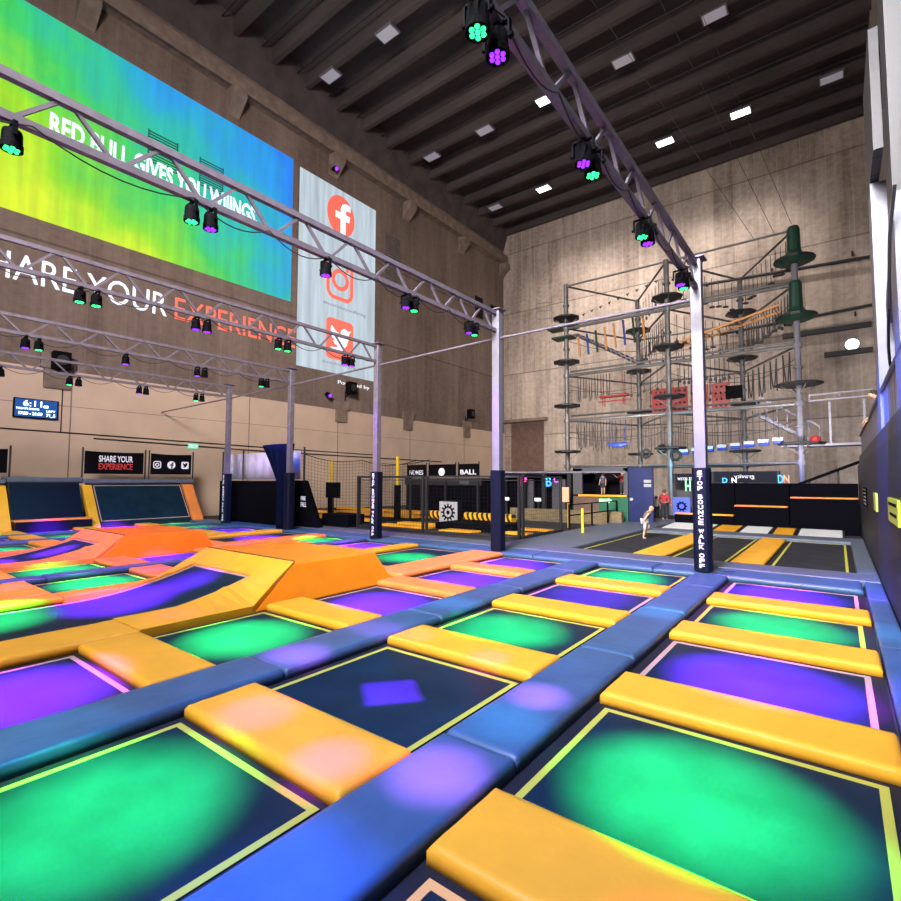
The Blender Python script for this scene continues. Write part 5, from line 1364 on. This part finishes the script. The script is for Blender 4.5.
# broad coloured washes from the trusses
for x, y, tx_, ty, col, p, a in ((-2.05, .2, -1.6, 2.2, BLU, 520, 70), (-2.05, 5.2, -1.9, 4.5, BLU, 150, 80), (-2.05, 9.3, -1.4, 8.8, PUR, 650, 75), (-6.57, 3.2, -5.2, 3.5, BLU, 240, 85), (-6.57, 9.3, -5.5, 8.8, PUR, 700, 80),
                                 (-10.75, 3.2, -11, 3, PUR, 700, 95), (-10.75, 9.2, -11, 9, PUR, 400, 90), (-15.0, 3.3, -16, 3.5, PUR, 600, 95), (-15.0, 9.3, -17, 9, BLU, 350, 95), (-19.1, 5.2, -19.5, 5, TEA, 200, 95)):
    T = min(TR, key=lambda q: abs(q[0]-x)); spot('stage_wash', (T[0], y, T[1]-.32), (tx_, ty, 0), col, p*2.6, math.radians(a), 1)
spot('stage_wash', (-2.05, 7.2, 5.0), (.5, 9.5, 1.9), BLU, 4500, math.radians(38), 1)
spot('stage_wash', (-2.05, 7.2, 5.0), (.5, 6.0, 1.9), BLU, 2500, math.radians(40), 1)
# lit ceiling panels
for (r, c) in on:
    spot('ceiling_lamp', (xl[c], yl[r], 24.1), (xl[c], yl[r]+6, 0), (1, .93, .85), 900, math.radians(120), 1, .1)
    spot('ceiling_lamp', (xl[c], yl[r], 24.08), (xl[c]*.9-1, BW, 7.5), (1, .87, .77), 2600 if r == 2 else 7000, math.radians(88 if r == 2 else 70), .8, .1)
def area(name, loc, tgt, col, power, sx, sy, spread=180):
    l = bpy.data.lights.new(name, 'AREA'); l.shape = 'RECTANGLE'; l.size = sx; l.size_y = sy; l.spread = math.radians(spread); l.color = col; l.energy = power
    o = bpy.data.objects.new(name, l); C.objects.link(o); o.location = loc
    o.rotation_euler = (Vector(tgt)-Vector(loc)).to_track_quat('-Z', 'Y').to_euler()
# added area lights, unseen behind the viewpoint, brightening floor and walls
area('added_hall_fill', (-9, -4.5, 13), (-9, 39, 8.5), (1, .86, .76), 1300, 9, 3, 95)
area('added_hall_fill', (-4, -4, 9), (-6, 10, 0), (1, .96, .95), 1350, 6, 4)
area('added_hall_fill', (-2, -5.5, 12), (-3, 17, 0), (1, .97, .95), 1300, 4, 3, 60)
area('added_hall_fill', (-1, -5, 13), (-24, 18, 9), (1, .88, .8), 2300, 4, 3, 90)
# floodlights of the rope course, aimed at the wall
for x in (-17, -9, -1.5):
    spot('course_floodlight', (x, 24.0, 2.6), (x+.3, 39.3, 13), (1, .88, .76), 1200, math.radians(110), 1, .2)
spot('course_floodlight', (-6, 24, 2.4), (-6, 30, 3.5), (.2, .75, 1), 500, math.radians(110), 1, .2)
spot('course_floodlight', (-3.5, 23.8, 2.4), (-2, 28, 2.5), (.1, .2, 1), 500, math.radians(90), 1, .2)

w = bpy.data.worlds.new('world'); S.world = w; w.use_nodes = True
w.node_tree.nodes['Background'].inputs[0].default_value = (.55, .6, .75, 1); w.node_tree.nodes['Background'].inputs[1].default_value = .07
S.view_settings.view_transform = 'Standard'; S.view_settings.look = 'None'; S.view_settings.exposure = 0; S.view_settings.gamma = 1
S.view_settings.use_curve_mapping = False

GR = {'trampoline': 'trampolines of the coloured court', 'safety_pad': 'vinyl pads around the trampolines', 'stage_light': 'stage lights under the trusses', 'lighting_truss': 'lighting trusses over the court',
      'ceiling_light': 'panel lights on the ceiling', 'banner': 'black banners', 'climbing_wall': 'black wall blocks', 'tilted_trampoline': 'white tilted beds', 'tilted_pad': 'yellow tilted pads', 'fence_panel': 'mesh fence panels',
      'tie_tube': 'tie tubes between the posts', 'power_cable': 'cables under the trusses', 'wall_speaker': 'loudspeakers on the left wall', 'padded_hump': 'padded humps', 'runway_trampoline': 'runway trampolines', 'floor_mat': 'yellow mats behind the fence',
      'striped_roller': 'striped rollers', 'angled_trampoline': 'ramps at the far left end', 'slanted_pad': 'slanted pads between the ramps', 'cloth_pole': 'poles of the lavender cloth', 'guy_cable': 'guy cables of the rope course', 'wall_notice': 'notices on the dark wall',
      'neon_sign': 'neon letters in the back', 'wall_cable': 'cables on the beige wall', 'wall_pipe': 'pipes on the back wall', 'steel_column': 'balcony columns', 'yellow_bollard': 'yellow bollards', 'net_pole': 'yellow net poles', 'top_platform_pad': 'platform edges above the ramps'}
for o in S.objects:
    if o.parent is None and 'label' in o and 'group' not in o:
        g_ = GR.get(o.name.split('.')[0])
        if g_: o['group'] = g_
